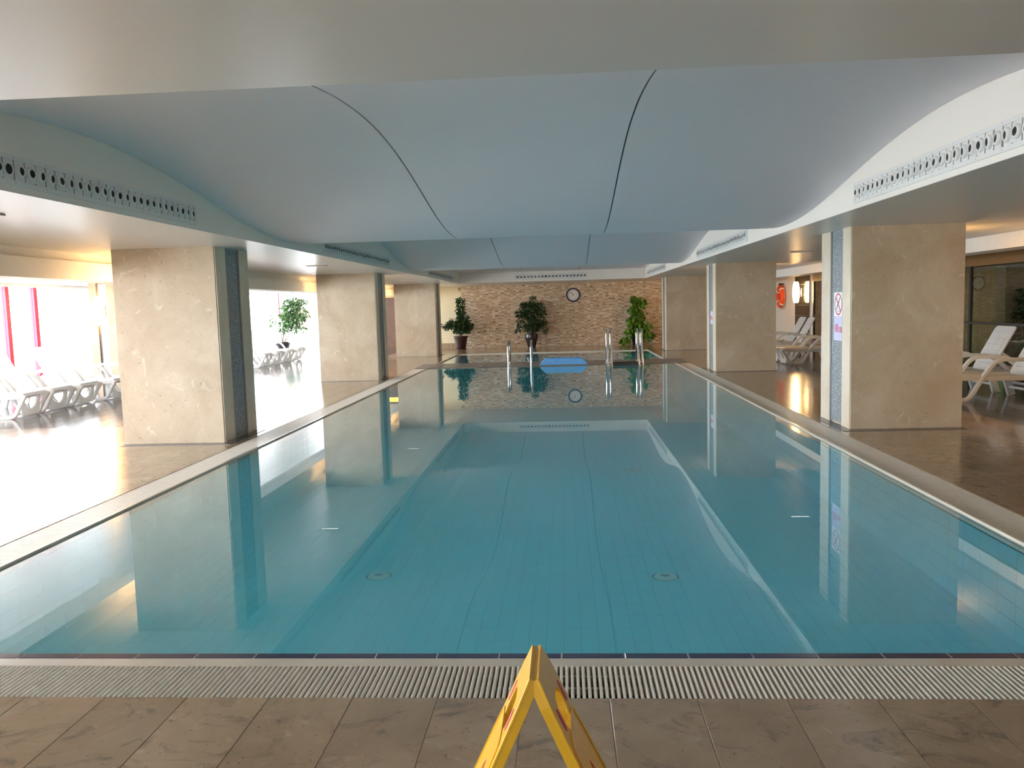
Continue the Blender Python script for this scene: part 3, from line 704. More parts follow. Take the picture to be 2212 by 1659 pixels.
# ------------------------------------------------------------------ wall sconces
def sconce(label, loc, rz, h=0.46, r=0.075):
    # local +Y out of wall
    e = empty('wall_sconce', loc, rz); tag(e, label, 'wall lamp', 'frosted wall sconces')
    b = MB(); b.box(-0.05, 0, -0.12, 0.05, 0.03, 0.12); bev(b.build('back_plate', m_frame, e), 0.006)
    b = MB(); b.box(-0.012, 0.03, -0.02, 0.012, 0.07, 0.02); b.build('arm', m_frame, e)
    b = MB(); n = 12; pr = [(0.001, -h/2)]
    for k in range(n+1):
        t = k/n; z = -h/2+h*t; pr.append((r*(0.55+0.45*math.sin(math.pi*t)**0.6), z))
    pr.append((0.001, h/2)); b.lathe(pr, 16, center=(0, 0.075+r, 0)); b.build('shade', m_lamp, e)
    b = MB(); b.lathe([(r*0.6, -h/2-0.004), (r*0.62, -h/2+0.015), (r*0.6, -h/2+0.016)], 16, center=(0, 0.075+r, 0)); b.build('collar', m_frame, e)
words = {'L1': 'window side of the nearest left column', 'L2': 'back of the second left column', 'L3': 'back of the farthest left column',
         'R1': 'lounger side of the nearest right column', 'R2': 'back of the second right column', 'R3': 'back of the farthest right column'}
for key, (X, Y, D, W) in COLS.items():
    s = -1 if X < 0 else 1
    if key in ('L1', 'R1'): sconce('frosted warm sconce on the '+words[key], (X+s*W, Y+D-0.12, 1.72), -s*math.pi/2, 0.46, 0.06)
    else: sconce('frosted warm sconce on the '+words[key], (X+s*(W-0.25), Y+D, 1.72), 0)
for y, lab in ((2.5, 'unseen warm fill sconce added on the right glass wall, nearest the camera'), (5.5, 'unseen warm fill sconce added on the right glass wall, second from the camera'), (8.5, 'unseen warm fill sconce added on the right glass wall beside the nearest column')):
    sconce(lab, (XWR-0.03, y, 1.55), math.pi/2)  # out-of-view lamps added for warm fill on left bulkhead and wave ceiling
# sconce pillar by left windows
PX0, PX1, PY = -9.94, -9.39, 16.8
e = empty('window_pillar', ((PX0+PX1)/2, PY+0.25, 0)); tag(e, 'stone pillar with a grey mosaic strip and glowing sconce by the left windows', 'pillar'); hw = (PX1-PX0)/2
b = MB(); b.box(-hw, -0.25, 0, -0.11, 0.25, ZC); b.box(0.11, -0.25, 0, hw, 0.25, ZC); b.box(-0.11, -0.2, 0, 0.11, 0.25, ZC); b.build('body', m_pillar, e)
b = MB(); z = 0.03
while z < ZC-0.04:
    for j in range(8): b.box(-0.11+j*0.0275+0.002, -0.206, z, -0.11+(j+1)*0.0275-0.002, -0.2, z+0.02, j % 2)
    z += 0.0247
o = b.build('mosaic_strip', [m_mosA, m_mosB], e); tag(o, kind='stuff')
sconce('frosted warm sconce glowing on the pillar by the left windows', ((PX0+PX1)/2, PY+0.045, 1.54), math.pi, 0.60, 0.085)

# ------------------------------------------------------------------ right far wall: black tile panel, sconce, lifebuoy
bp = empty('black_tile_panel', (XWR, 24.75, 0)); tag(bp, 'black tiled wall panel behind the glowing right sconce', 'wall panel')
b = MB(); b.box(-0.03, -0.72, 0, 0, 0.72, ZC-0.02); b.build('backing', m_grout, bp)
r_ = 0; z = 0.0
while z < ZC-0.1:
    off = 0.36 if r_ % 2 else 0.0; y = -0.72-off; 
    while y < 0.72:
        a, c = max(-0.72, y), min(0.72, y+0.72)
        if c-a > 0.03:
            q = MB(); q.box(-0.042, a+0.004, z+0.004, -0.03, c-0.004, min(z+0.30, ZC-0.02)-0.004); q.build('wall_tile', m_blacktile, bp)
        y += 0.72
    z += 0.30; r_ += 1
sconce('frosted warm sconce glowing on the black tiled panel', (XWR-0.042, 24.72, 1.57), math.pi/2, 0.62, 0.10)
lb = empty('lifebuoy', (XWR, 26.95, 1.47)); tag(lb, 'orange lifebuoy ring hanging on the white right wall', 'lifebuoy')
b = MB(); R0, R1 = 0.27, 0.095; n1, n2 = 32, 12; vs = []; fs = []
for i in range(n1):
    a = 2*math.pi*i/n1
    for j in range(n2):
        c = 2*math.pi*j/n2; rr = R0+R1*math.cos(c); vs.append((-0.10+0.075*math.sin(c), rr*math.cos(a), rr*math.sin(a)))
for i in range(n1):
    for j in range(n2): fs.append((i*n2+j, ((i+1) % n1)*n2+j, ((i+1) % n1)*n2+(j+1) % n2, i*n2+(j+1) % n2))
b.poly(vs, fs, 0, True); b.build('ring', m_orange, lb)
for a in (45, 135, 225, 315):
    a = math.radians(a); b = MB(); pts = []
    for j in range(13):
        c = 2*math.pi*j/12; rr = R0+(R1+0.004)*math.cos(c); pts.append((-0.10+0.079*math.sin(c), rr*math.cos(a), rr*math.sin(a)))
    b.band(pts, 0.05, 0.006, axis=(0, -math.sin(a), math.cos(a))); b.build('reflective_band', m_paper, lb)
b = MB(); pts = []
for j in range(49):
    a = 2*math.pi*j/48; rr = R0+R1+0.02+0.04*abs(math.sin(2*a)); pts.append((-0.06, rr*math.cos(a), rr*math.sin(a)))
b.tube(pts, 0.007, 6); b.build('grab_rope', m_rope, lb)
b = MB(); b.box(-0.14, -0.05, 0.36, 0, 0.05, 0.42); b.build('hook', m_black, lb)

# ------------------------------------------------------------------ notices on the right columns
def notice(name, x, yc, z0, z1, wd, m, label):
    e = empty(name, (x, yc, (z0+z1)/2)); e.rotation_euler = Matrix(((0, 0, -1), (-1, 0, 0), (0, 1, 0))).to_euler()
    tag(e, label, 'sign'); b = MB(); b.box(-wd/2, -(z1-z0)/2, -0.004, wd/2, (z1-z0)/2, 0); b.build('sheet', m, e)
    return e
xs1 = 2.996+0.011
e = notice('no_diving_sign', xs1, 9.295, 1.19, 1.455, 0.30, m_paper, 'white notice with red crossed circle over a diver, on nearest right column')
b = MB(); b.lathe([(0.105, 0.0005), (0.105, 0.002), (0.120, 0.002), (0.120, 0.0005)], 40, smooth=False); b.build('red_ring', m_redmark, e)
me = poly_mesh('slash', [[(-0.085, 0.070), (-0.072, 0.083), (0.085, -0.070), (0.072, -0.083)]], 0.001); o = link('slash', me, m_redmark, e); o.location = (0, 0, 0.0018)
me = poly_mesh('diver', [[(-0.075, -0.055), (-0.060, -0.062), (-0.01, -0.010), (0.02, 0.02), (0.055, 0.070), (0.045, 0.078), (0.01, 0.035), (-0.03, 0.0), (-0.035, -0.012)]], 0.001); o = link('diver_figure', me, m_ink, e); o.location = (0, 0, 0.0012)
b = MB(); b.band([(-0.05+0.01*k, -0.075+0.006*math.sin(k*1.6), 0.0012) for k in range(11)], 0.001, 0.012, axis=(0, 0, 1)); b.build('water_line', m_bluemark, e)
e = notice('depth_sign', xs1, 9.295, 0.925, 1.188, 0.30, m_lilac, 'lilac notice with red depth lettering below the no diving notice')
me = text_mesh('lettering', '140 cm', 0.10); o = link('lettering', me, m_redink, e); o.location = (0, 0, 0.0015); o.scale = (0.84, 1.35, 1)
e = notice('depth_sign', 2.973+0.011, 16.99, 0.925, 1.188, 0.28, m_lilac, 'small lilac depth notice on the second right column')
me = text_mesh('lettering', '140 cm', 0.10); o = link('lettering', me, m_redink, e); o.location = (0, 0, 0.0015); o.scale = (0.78, 1.3, 1)

# ------------------------------------------------------------------ clock
ck = empty('wall_clock', (0.323, YEND-0.012, 1.729)); tag(ck, 'round white wall clock with a black rim on the mosaic wall', 'clock')
b = MB(); b.lathe([(0.001, -0.02), (0.2, -0.02)], 40, axis='Y'); b.build('face', m_paper, ck)
b = MB(); b.lathe([(0.19, -0.02), (0.20, -0.055), (0.225, -0.06), (0.24, -0.045), (0.24, 0.0)], 40, axis='Y'); b.build('rim', m_ink, ck)
for k in range(12):
    a = math.radians(90-30*k); num = str(12 if k == 0 else k)
    me = text_mesh('numeral', num, 0.05, 0.0008); o = link('numeral', me, m_ink, ck); o.location = (0.155*math.cos(a), -0.0225, 0.155*math.sin(a)); o.rotation_euler = (math.pi/2, 0, 0)
def hand(nm, ang, ln, wd, yy):
    a = math.radians(90-ang); d = Vector((math.cos(a), 0, math.sin(a))); t = Vector((-d.z, 0, d.x))
    b = MB(); p = [-d*0.03+t*wd, -d*0.03-t*wd, d*ln-t*wd*.5, d*ln+t*wd*.5]
    vs = [q+Vector((0, yy, 0)) for q in p]+[q+Vector((0, yy+0.003, 0)) for q in p]
    b.poly(vs, [(0, 1, 2, 3), (7, 6, 5, 4), (0, 4, 5, 1), (1, 5, 6, 2), (2, 6, 7, 3), (3, 7, 4, 0)]); b.build(nm, m_ink, ck)
hand('hour_hand', 326, 0.10, 0.008, -0.030); hand('minute_hand', 318, 0.145, 0.006, -0.035)
b = MB(); b.lathe([(0.001, -0.042), (0.012, -0.04), (0.012, -0.022)], 12, axis='Y'); b.build('centre_cap', m_ink, ck)

# ------------------------------------------------------------------ plants
def leaf_cloud(centers, n, size, seed, droop=0.5, wide=0.42):
    rnd = random.Random(seed); b = MB()
    tot = sum(c[3]*c[4]*c[5] for c in centers)
    for (cx, cy, cz, rx, ry, rz) in centers:
        for _ in range(max(6, int(n*rx*ry*rz/tot))):
            while True:
                u = Vector((rnd.uniform(-1, 1), rnd.uniform(-1, 1), rnd.uniform(-1, 1)))
                if 0.25 < u.length < 1: break
            u = u*(0.65+0.35*rnd.random())
            p = Vector((cx+u.x*rx, cy+u.y*ry, cz+u.z*rz))
            d = Vector((u.x+rnd.uniform(-.6, .6), u.y+rnd.uniform(-.6, .6), -droop+rnd.uniform(-.5, .5))).normalized()
            sd = d.cross(Vector((rnd.uniform(-1, 1), rnd.uniform(-1, 1), rnd.uniform(0.2, 1)))).normalized(); nn = sd.cross(d)
            L = size*rnd.uniform(.7, 1.3); w_ = L*wide
            v = [p, p+d*L*.35+sd*w_*.5+nn*L*.05, p+d*L*.7+sd*w_*.38+nn*L*.04, p+d*L-nn*L*.08, p+d*L*.7-sd*w_*.38+nn*L*.04, p+d*L*.35-sd*w_*.5+nn*L*.05, p+d*L*.5-nn*L*.01]
            b.poly(v, [(0, 1, 6), (1, 2, 6), (2, 3, 6), (3, 4, 6), (4, 5, 6), (5, 0, 6)], 0, True)
    return b
def plant(name, label, loc, potprof, potm, h0, stems, clouds, n, size, seed, leafm, saucer=None, cat='plant', droop=0.5, wide=0.42, spikes=()):
    e = empty(name, loc); tag(e, label, cat, 'potted plants')
    b = MB(); b.lathe(potprof, 28); b.build('pot', potm, e)
    b = MB(); b.lathe([(0.001, h0), (potprof[-1][0]*0.99, h0-0.01)], 24); b.build('soil', m_soil, e)
    if saucer: b = MB(); b.lathe([(0.001, 0.0), (saucer, 0.0), (saucer+0.02, 0.035), (saucer-0.01, 0.03)], 24); b.build('saucer', potm, e)
    b = MB()
    for st in stems: b.tube(smooth_path(st, 4), [0.022*(1-0.6*i/(len(st)*4-3)) for i in range(len(st)*4-3)], 7)
    b.build('stems', m_bark, e)
    o = leaf_cloud(clouds, n, size, seed, droop, wide).build('foliage', leafm, e); tag(o, kind='stuff')
    return e
wick = [(0.001, 0.03), (0.15, 0.03), (0.165, 0.06), (0.20, 0.25), (0.235, 0.42), (0.25, 0.44), (0.235, 0.45), (0.22, 0.40)]
plant('potted_ficus', 'tall leafy ficus in a brown wicker pot before the cream wall', (-3.50, 27.75, 0), wick, m_potbrown, 0.40,
      [[(0, 0, 0.38), (0.02, 0, 0.8), (0.0, 0, 1.2), (0.03, 0, 1.65)], [(0.02, 0.02, 0.38), (-.15, 0.03, 0.7), (-.3, 0, 0.95)], [(0, -.02, 0.4), (.12, 0, 0.7), (.2, 0, 1.0)]],
      [(0.03, 0, 1.58, .15, .15, .26), (0.03, 0, 1.28, .16, .16, .25), (0.10, 0, 1.02, .22, .2, .25), (-.22, 0, 0.86, .24, .2, .20), (-.40, 0, 0.82, .16, .15, .14), (.12, 0, 0.72, .26, .2, .22), (.25, 0, .78, .18, .16, .24), (-.05, 0, .66, .22, .2, .2), (-.47, .05, .75, .1, .1, .12)], 2300, 0.095, 3, m_leaf, 0.17)
glz = [(0.001, 0.0), (0.125, 0.0), (0.135, 0.03), (0.165, 0.15), (0.215, 0.30), (0.225, 0.40), (0.205, 0.45), (0.215, 0.465), (0.195, 0.46), (0.18, 0.42)]
plant('potted_ficus', 'broad ficus in a dark glazed pot in the middle of the mosaic wall', (-1.11, 27.85, 0), glz, m_potdark, 0.42,
      [[(x*.4, y*.4, 0.4), (x*.7, y*.7, 0.7), (x, y, 1.1)] for x, y in ((-.25, 0), (-.12, .08), (0, -.05), (.12, .05), (.25, 0))]+[[(0.02, 0, .4), (.03, 0, 1.0), (.06, 0, 1.66)]],
      [(.06, 0, 1.62, .09, .09, .16), (-.12, 0, 1.42, .24, .2, .18), (.18, 0, 1.38, .26, .2, .2), (.36, 0, 1.2, .16, .15, .22), (-.33, 0, 1.15, .18, .15, .24), (0, 0, 1.12, .26, .2, .24), (-.36, 0, .82, .13, .14, .2), (-.47, 0, .62, .09, .1, .12), (.10, 0, .82, .26, .2, .24), (.36, 0, .85, .17, .15, .22), (.46, 0, .6, .11, .1, .16), (-.12, 0, .68, .2, .18, .16), (.15, 0, .6, .14, .14, .12)], 1900, 0.10, 5, m_leaf)
plant('climbing_pothos', 'bright green pothos climbing a dark moss pole at the wall, right of the clock', (2.42, 27.85, 0), [(0.001, 0), (0.14, 0), (0.18, 0.3), (0.19, 0.32), (0.17, 0.3)], m_potdark, 0.29,
      [[(0, 0, .28), (0.01, 0, .9), (0, 0, 1.55)], [(.01, .03, .28), (-.02, .03, .9), (.01, .02, 1.5)], [(.03, 0, .28), (.02, -.03, .9), (.0, -.02, 1.5)]],
      [(-.02, 0, 1.5, .17, .15, .24), (.14, 0, 1.4, .16, .14, .22), (-.06, 0, 1.2, .2, .16, .22), (.08, 0, 1.0, .22, .18, .24), (-.12, 0, .88, .18, .16, .2), (-.06, 0, .68, .26, .2, .22), (.22, 0, .62, .22, .18, .2), (-.2, 0, .5, .22, .2, .16), (.12, 0, .42, .26, .2, .16), (-.38, 0, .22, .22, .2, .12), (.42, 0, .3, .14, .14, .2)], 620, 0.155, 9, m_leafb, wide=0.72, droop=0.8)
plant('potted_ficus', 'leafy ficus half hidden behind the farthest left column', (-4.27, 26.85, 0), wick, m_potbrown, 0.40,
      [[(0, 0, 0.38), (0.0, 0, 0.9), (0.0, 0, 1.5)]], [(0, 0, 1.45, .18, .18, .2), (.0, 0, 1.2, .2, .2, .2), (0, 0, .85, .28, .24, .22)], 600, 0.09, 12, m_leaf)
plant('potted_tree', 'large arching green ficus in a dark pot by the end windows', (-10.28, 29.55, 0.0), [(0.001, 0.0), (0.13, 0.0), (0.20, 0.10), (0.27, 0.28), (0.29, 0.34), (0.26, 0.32)], m_potdark, 0.30,
      [[(0, 0, .3), (.1, 0, .8), (.3, 0, 1.3), (.5, 0, 1.75)], [(0, 0, .3), (-.05, 0, .8), (0, 0, 1.3)], [(.03, 0, .3), (.4, 0, .75), (.7, 0, .95)]],
      [(.50, 0, 1.84, .30, .25, .15), (.80, 0, 1.78, .2, .2, .12), (.42, 0, 1.6, .40, .3, .22), (.30, 0, 1.3, .40, .3, .24), (.6, 0, 1.2, .32, .3, .24), (.25, 0, 1.02, .36, .3, .2), (.66, 0, .82, .22, .2, .2), (.82, 0, 1.42, .16, .15, .14), (.94, 0, 1.28, .10, .1, .2), (-.35, 0, 1.15, .10, .1, .3), (.1, 0, .8, .22, .2, .16)], 1500, 0.13, 15, m_leafc)

# ------------------------------------------------------------------ pool handrails, steps, blue float
def rail(label, x, y0, y1, top, dz=-0.50, r=0.019):
    e = empty('pool_handrail', (x, y0, 0)); tag(e, label, 'handrail', 'steel handrails at the divider')
    ht = y0-y1; pts = [(0, 0, 0.012), (0, 0, top-0.16)]
    for k in range(1, 12):
        a = math.pi*k/12; pts.append((0, -ht/2+ht/2*math.cos(a), top-0.16+0.16*math.sin(a)))
    pts += [(0, -ht, top-0.16), (0, -ht, 0.0), (0, -ht, dz)]
    b = MB(); b.tube(pts, r, 12); b.build('tube', m_steel, e)
    b = MB(); b.lathe([(0.02, 0.03), (0.045, 0.026), (0.048, 0.012)], 16); b.build('flange', m_steel, e)
rail('slim steel handrail left of the two before the dark pot', -1.30, 19.55, 18.85, 0.595)
rail('slim steel handrail standing in line with the dark pot', -0.775, 19.55, 18.85, 0.595)
def double_rail(label, x):
    e = empty('pool_handrail', (x, 19.4, 0)); tag(e, label, 'handrail', 'steel handrails at the divider')
    for i, dx in enumerate((-0.045, 0.045)):
        top = 0.80; ht = 1.75; pts = [(dx, 0.0, 0.012), (dx, -0.02, 0.5)]
        for k in range(0, 11):
            a = math.pi*k/10; pts.append((dx, -0.16+0.13*math.cos(a), top-0.13+0.13*math.sin(a)))
        pts += [(dx, -0.42, 0.42), (dx, -0.62, 0.02), (dx, -0.84, -0.50)]
        b = MB(); b.tube(pts, 0.021, 12); b.build('tube', m_steel, e)
        b = MB(); b.lathe([(0.02, 0.03), (0.045, 0.026), (0.048, 0.012)], 16, center=(dx, 0, 0)); b.build('flange', m_steel, e)
    b = MB()
    for z in (0.18, 0.55): b.tube([(-0.045, -0.01, z), (0.045, -0.01, z)], 0.012, 8)
    b.build('spacer', m_steel, e)
double_rail('double tube steel handrail standing left of the pothos', 1.02)
double_rail('double tube steel handrail standing before the pothos', 1.72)
e = empty('ladder_step', (1.37, 18.86, 0)); tag(e, 'dark brown ladder step between the two tall handrails', 'step')
b = MB(); b.box(-0.29, -0.05, -0.012, 0.29, 0.12, 0.065); bev(b.build('tread', m_channel, e), 0.01)
b = MB()
for k in range(5): b.box(-0.27, -0.035+k*0.03, 0.065, 0.27, -0.022+k*0.03, 0.069)
b.build('grip_ribs', m_black, e)
for k in range(2):
    b = MB(); b.box(-0.27, -0.05-0.18*(k+1), -0.25*(k+1)-0.03, 0.27, 0.10-0.18*(k+1), -0.25*(k+1)); b.build('lower_tread', m_vent, e)
e = empty('foam_float', (-0.03, 19.10, 0.012)); tag(e, 'light blue foam float lying on the divider edge', 'float')
me = poly_mesh('block', [[(-0.535, 0), (0.535, 0), (0.53, 0.03), (0.42, 0.135), (0.40, 0.14), (-0.40, 0.14), (-0.43, 0.13), (-0.53, 0.03)]], 0.42, 0.012)
o = link('block', me, m_blue, e); o.rotation_euler = (math.pi/2, 0, 0); o.location = (0, 0.22, 0.004)
b = MB(); b.box(-0.53, -0.004, 0.0, 0.53, 0.02, 0.010); b.build('edge_strip', m_black, e)
b = MB()
for k in range(50): b.box(-0.51+k*0.0204, -0.007, 0.002, -0.50+k*0.0204, -0.004, 0.007)
b.build('edge_studs', m_paper, e)

# ------------------------------------------------------------------ sun loungers
def make_lounger():
    e = empty('sun_lounger')
    def panel(name, L, wd, nsl, x0):
        holes = []
        for k in range(nsl):
            xx = x0+(L-2*x0)*(k+0.5)/nsl
            for ya, yb in ((-wd*0.36, -0.015), (0.015, wd*0.36)): holes.append(rrect(xx-0.006, ya, xx+0.006, yb, 0.005, 2))
        return poly_mesh(name, [rrect(0, -wd/2, L, wd/2, 0.05)]+holes, 0.022, 0.004)
    me = panel('seat', 1.26, 0.54, 9, 0.05)
    for v in me.vertices:
        v.co.z += 0.03*math.cos(math.pi*min(1, v.co.x/0.5))*(1 if v.co.x < 0.5 else 0)-0.03*(v.co.x >= 0.5)
    o = link('seat', me, m_plastic, e); o.location = (0, 0, 0.325)
    me = panel('backrest', 0.70, 0.50, 6, 0.06)
    for v in me.vertices: v.co.z += -0.10*(v.co.x/0.7-0.5)**2
    o = link('backrest', me, m_plastic, e); o.location = (1.20, 0, 0.315); o.rotation_euler = (0, -math.radians(61), 0)
    for s in (-1, 1):
        y = s*0.295
        b = MB(); b.band([(0.0, y, 0.315), (0.5, y, 0.30), (1.0, y, 0.29), (1.85, y, 0.29)], 0.035, 0.065); bev(b.build('side_rail', m_plastic, e), 0.01)
        pth = smooth_path([(-0.02, y, 0.33), (0.06, y, 0.20), (0.14, y, 0.06), (0.22, y, 0.025), (0.36, y, 0.028), (0.44, y, 0.10), (0.60, y, 0.36), (0.72, y, 0.50), (0.84, y, 0.535), (1.08, y, 0.53), (1.20, y, 0.50), (1.34, y, 0.40), (1.46, y, 0.30)], 5)
        b = MB(); b.band(pth, 0.055, 0.05); bev(b.build('armrest_leg', m_plastic, e), 0.01)
        b = MB(); b.band([(1.18, y, 0.30), (1.27, y*0.97, 0.0)], 0.05, 0.10); bev(b.build('rear_leg', m_plastic, e), 0.008)
        b = MB(); b.band([(1.36, s*0.22, 0.56), (1.55, s*0.27, 0.42), (1.72, s*0.28, 0.30)], 0.025, 0.03); b.build('back_strut', m_plastic, e)
    # curved foot-end apron and cross bars
    b = MB(); vs = []; n = 16
    me = poly_mesh('foot_apron', [[(-0.28, 0.30), (-0.20, 0.03), (0.20, 0.03), (0.28, 0.30)], [(0.19*math.cos(math.pi+math.pi*k/12), 0.28+0.17*math.sin(math.pi+math.pi*k/12)) for k in range(13)]], 0.03, 0.004)
    o = link('foot_apron', me, m_plastic, e); o.rotation_euler = (math.pi/2, 0, math.pi/2); o.location = (0.10, 0, 0.0)
    b = MB()
    for x, z in ((0.29, 0.03), (1.24, 0.12), (1.84, 0.29)): b.box(x-0.02, -0.29, z-0.015, x+0.02, 0.29, z+0.015)
    b.build('cross_bars', m_plastic, e)
    return e
proto = make_lounger()
LOUNGE = [  # foot x, centre y, heading, label, group
 (-7.68, 11.45, 184, 'white sun lounger cut by the left picture edge', 'sun loungers in the left near row'),
 (-7.72, 12.18, 183, 'white sun lounger before the red window posts, second from the picture edge', 'sun loungers in the left near row'),
 (-7.72, 12.92, 183, 'white sun lounger before the red window posts, third from the picture edge', 'sun loungers in the left near row'),
 (-7.62, 13.78, 176, 'white sun lounger with raised back before the sconce pillar', 'sun loungers in the left near row'),
 (-7.62, 14.62, 177, 'white sun lounger half hidden behind the nearest left column', 'sun loungers in the left near row'),
 (-7.70, 21.0, 182, 'white sun lounger at the column edge, nearest in the far left row', 'sun loungers in the left far row'),
 (-7.72, 21.95, 182, 'white sun lounger second in the far left row below the corner plant', 'sun loungers in the left far row'),
 (-7.74, 22.9, 181, 'white sun lounger third in the far left row below the corner plant', 'sun loungers in the left far row'),
 (-7.76, 23.9, 181, 'white sun lounger farthest in the left row below the corner plant', 'sun loungers in the left far row'),
 (4.83, 11.30, 2, 'white sun lounger at the right picture edge, nearest the camera', 'sun loungers on the right'),
 (4.78, 12.22, 2, 'white sun lounger just behind the nearest right column', 'sun loungers on the right'),
 (4.60, 18.05, 1, 'white sun lounger with curved arm seen between the right columns, nearer one', 'sun loungers on the right'),
 (4.62, 18.85, 1, 'white sun lounger seen between the right columns, second from the pool lamp gap', 'sun loungers on the right'),
 (4.58, 20.9, 1, 'white sun lounger before the black tiled panel, nearer of the two', 'sun loungers on the right'),
 (4.58, 21.65, 1, 'white sun lounger before the black tiled panel, farther of the two', 'sun loungers on the right')]
for i, (x, y, a, lab, grp) in enumerate(LOUNGE):
    o = proto if i == 0 else copy_tree(proto)
    o.location = (x, y, 0); o.rotation_euler = (0, 0, math.radians(a)); tag(o, lab, 'sun lounger', grp)
# side table and tumbler
e = empty('side_table', (4.92, 19.75, 0)); tag(e, 'small white side table between the right loungers', 'table')
b = MB(); b.lathe([(0.001, 0.42), (0.22, 0.42), (0.23, 0.435), (0.22, 0.45), (0.001, 0.45)], 24); b.build('top', m_plastic, e)
for k in range(4):
    a = math.pi/4+k*math.pi/2; b = MB(); b.tube([(0.14*math.cos(a), 0.14*math.sin(a), 0.42), (0.19*math.cos(a), 0.19*math.sin(a), 0)], 0.018, 8); b.build('leg', m_plastic, e)
e = empty('tumbler', (4.90, 19.75, 0.45)); tag(e, 'olive tumbler with a dark lid on the white side table', 'tumbler')
b = MB(); b.lathe([(0.001, 0), (0.045, 0), (0.055, 0.15), (0.001, 0.15)], 18); b.build('cup', m_can, e)
b = MB(); b.lathe([(0.057, 0.145), (0.058, 0.17), (0.001, 0.172)], 18); b.build('lid', m_bark, e)

# ------------------------------------------------------------------ room behind the dark glass
cu = empty('curtain', (8.2, 17.4, 0)); tag(cu, 'olive pleated curtain behind the dark glass', 'curtain')
b = MB(); vs = []; fs = []; n = 120
for k in range(n+1):
    y = -1.3+2.6*k/n; d = 0.06*math.sin(k*0.9)+0.02*math.sin(k*2.3)
    vs += [(d*0.6, y*0.97, 1.95), (d*1.3, y, 0.03)]
for k in range(n): fs.append((2*k, 2*k+1, 2*k+3, 2*k+2))
b.poly(vs, fs, 0, True); o = b.build('cloth', m_curtain, cu); sdf = o.modifiers.new('thick', 'SOLIDIFY'); sdf.thickness = 0.006
b = MB(); b.tube([(0, -1.4, 1.98), (0, 1.4, 1.98)], 0.015, 8); b.build('curtain_rod', m_frame, cu)
b = MB(); b.box(7.7, 15.0, -0.01, 8.1, 15.33, ZC); o = bev(b.build('inner_pillar', plain('olive_pillar', (0.42, 0.39, 0.26), 0.6, noise=0.1)), 0.01); tag(o, 'pale olive pillar behind the dark glass', 'pillar')
plant('indoor_shrub', 'dark bushy shrub standing behind the dark glass', (7.95, 14.42, -0.01), glz, m_potdark, 0.42, [[(0, 0, .4), (0, 0, .9), (.05, 0, 1.4)]],
      [(0, 0, 1.35, .35, .35, .25), (0, 0, 1.0, .45, .4, .3), (0, .1, .75, .4, .4, .2)], 500, 0.12, 21, m_leaf)
for y, z, h, lab in ((15.93, 0.01, 0.95, 'thin green light tube before the curtain behind glass'), (15.09, 0.24, 0.12, 'short green light between the two nearest right lounger backs')):
    e = empty('green_light', (7.6, y, z)); tag(e, lab, 'light'); b = MB(); b.tube([(0, 0, 0.0), (0, 0, h)], 0.008 if h > 0.5 else 0.022, 8); b.build('tube', m_green2 if h > 0.5 else m_green, e)
    b = MB(); b.lathe([(0.001, -z-0.01), (0.05, -z-0.01), (0.05, -z+0.01), (0.012, -z+0.012), (0.012, 0.0), (0.001, 0.0)], 12); b.build('base', m_frame, e)

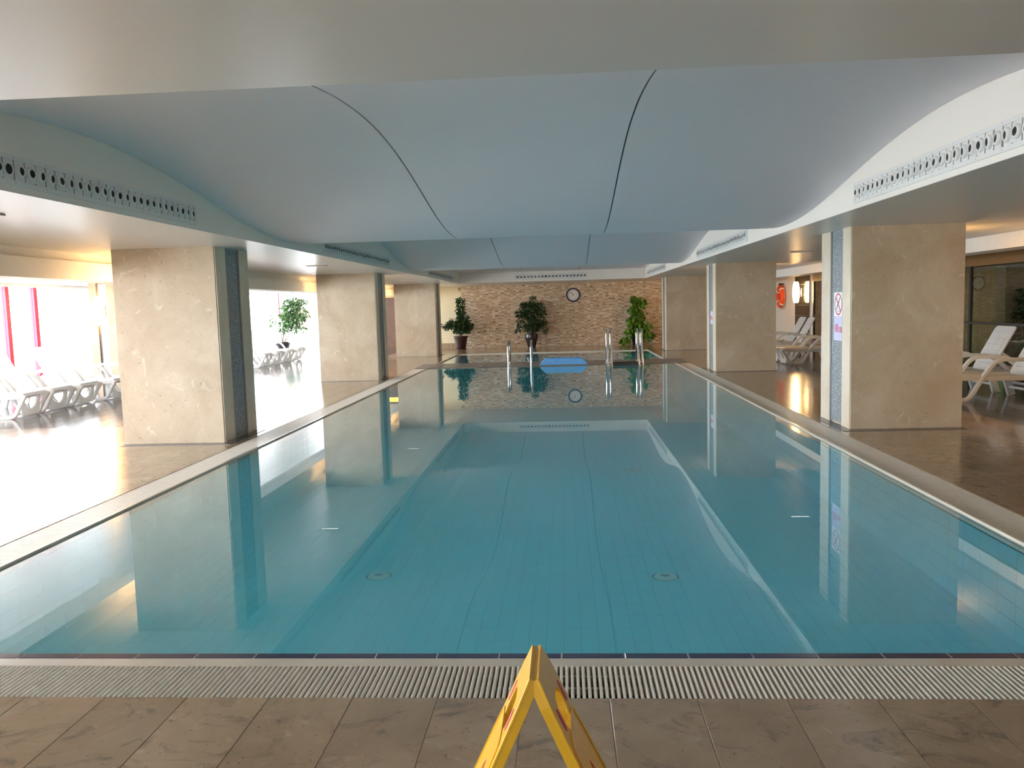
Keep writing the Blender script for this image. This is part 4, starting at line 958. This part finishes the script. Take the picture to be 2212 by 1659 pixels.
# ------------------------------------------------------------------ yellow folding floor sign
SX, SY, ST = -0.084, 1.845, 0.576
sg = empty('floor_sign', (SX, SY, 0)); tag(sg, 'yellow folding wet floor sign standing open at the pool end', 'sign')
HL = ST/math.cos(math.radians(24.6))
def sign_outline(ins=0.0):
    return [(-0.155+ins, 0+ins), (-0.140+ins, 0.05), (-0.108+ins*1.0, HL-0.06), (-0.092+ins, HL-ins), (0.092-ins, HL-ins), (0.108-ins, HL-0.06), (0.140-ins, 0.05), (0.155-ins, 0+ins), (0.10, 0.0+ins), (0.08, 0.035+ins), (-0.08, 0.035+ins), (-0.10, 0.0+ins)]
hole = rrect(-0.052, HL-0.165, 0.052, HL-0.080, 0.034, 5)
for s in (-1, 1):
    # local panel frame: px along world Y, py up the slope, pz outward normal
    th = math.radians(24.6)
    up = Vector((-s*math.sin(th), 0, math.cos(th))); out = Vector((s*math.cos(th), 0, math.sin(th))); xa = up.cross(out)
    org = Vector((s*(HL*math.sin(th)+0.008), 0, 0))
    mw = Matrix(((xa.x, up.x, out.x, org.x), (xa.y, up.y, out.y, org.y), (xa.z, up.z, out.z, org.z), (0, 0, 0, 1)))
    me = poly_mesh('panel', [sign_outline(), hole], 0.007, 0.0015); me.transform(mw); pn = link('panel', me, m_yellow, sg)
    fl_ = poly_mesh('flange', [sign_outline(), sign_outline(0.006)], 0.024, 0.001); fl_.transform(mw @ Matrix.Translation((0, 0, -0.010))); link('flange', fl_, m_yellow, pn)
    hc = poly_mesh('handle_collar', [rrect(-0.056, HL-0.169, 0.056, HL-0.076, 0.037, 5), hole], 0.024, 0.001); hc.transform(mw @ Matrix.Translation((0, 0, -0.009))); link('handle_collar', hc, m_yellow, pn)
    rb = MB()
    rid = [(-0.118, HL-0.36, 0.0035), (-0.098, HL-0.20, 0.0035), (-0.066, HL-0.165, 0.0035), (0.066, HL-0.165, 0.0035), (0.098, HL-0.20, 0.0035), (0.118, HL-0.36, 0.0035), (0.13, 0.06, 0.0035), (-0.13, 0.06, 0.0035), (-0.118, HL-0.36, 0.0035)]
    rb.band(smooth_path(rid[:6], 4)+[Vector(rid[6]), Vector(rid[7]), Vector(rid[8])], 0.006, 0.006, axis=(0, 0, 1)); q = rb.mesh('ridge'); q.transform(mw); link('ridge', q, m_yellow, pn)
    for k, (u, v_) in enumerate(((-0.072, HL-0.115), (0.072, HL-0.115))):
        q = poly_mesh('red_oval', [[(u+0.012*math.cos(a*math.pi/10), v_+0.028*math.sin(a*math.pi/10)) for a in range(20)]], 0.0012); q.transform(mw @ Matrix.Translation((0, 0, 0.0042))); link('red_oval', q, m_redmark, pn)
    def tri(r): return [(r*math.cos(math.radians(90+120*k)), HL-0.345+r*math.sin(math.radians(90+120*k))) for k in range(3)]
    q = poly_mesh('triangle_mark', [tri(0.080), tri(0.072)], 0.0010); q.transform(mw @ Matrix.Translation((0, 0, 0.0042))); link('triangle_mark', q, m_redmark, pn)
    yb_ = HL-0.345
    q = poly_mesh('falling_figure', [[(-0.03, yb_-0.03), (-0.022, yb_-0.034), (-0.004, yb_-0.006), (0.02, yb_-0.028), (0.028, yb_-0.022), (0.008, yb_+0.006), (0.02, yb_+0.020), (0.014, yb_+0.026), (0.0, yb_+0.018), (-0.012, yb_+0.022), (-0.016, yb_+0.014), (-0.006, yb_+0.004)], [(0.004+0.008*math.cos(a*math.pi/6), yb_+0.036+0.008*math.sin(a*math.pi/6)) for a in range(12)]], 0.0010)
    q.transform(mw @ Matrix.Translation((0, 0, 0.0042))); link('falling_figure', q, m_ink, pn)
b = MB(); b.tube([(0, -0.085, ST-0.012), (0, 0.085, ST-0.012)], 0.008, 10); b.build('hinge_pin', m_yellow, sg)

# ------------------------------------------------------------------ outside
b = MB(); b.box(-60, -30, -0.3, XW-0.06, 80, -0.05); b.box(XW-0.06, -30, -0.3, 30, YBACK-0.25, -0.05); b.box(XW-0.06, YENDL+0.2, -0.3, -4.4, 80, -0.05); o = b.build('ground_outside', m_pave); tag(o, 'pale paving outside the windows', 'ground', kind='structure')
e = empty('brick_building', (-20.9, 66, 0)); tag(e, 'brown brick building far outside the end window', 'building')
b = MB(); b.box(-0.9, 0, 0, 0.9, 3, 2.6); b.build('wall', m_brick, e)
b = MB(); b.box(-0.9, -0.1, 1.0, 0.9, 0, 1.5); b.build('dark_band', m_wood, e)
b = MB(); b.box(-1.0, -0.15, 2.6, 1.0, 3.1, 2.75); b.build('roof', m_frame, e)
b = MB(); b.box(-0.3, -0.05, 1.7, 0.3, 0, 2.3); o = b.build('window', m_white, e)
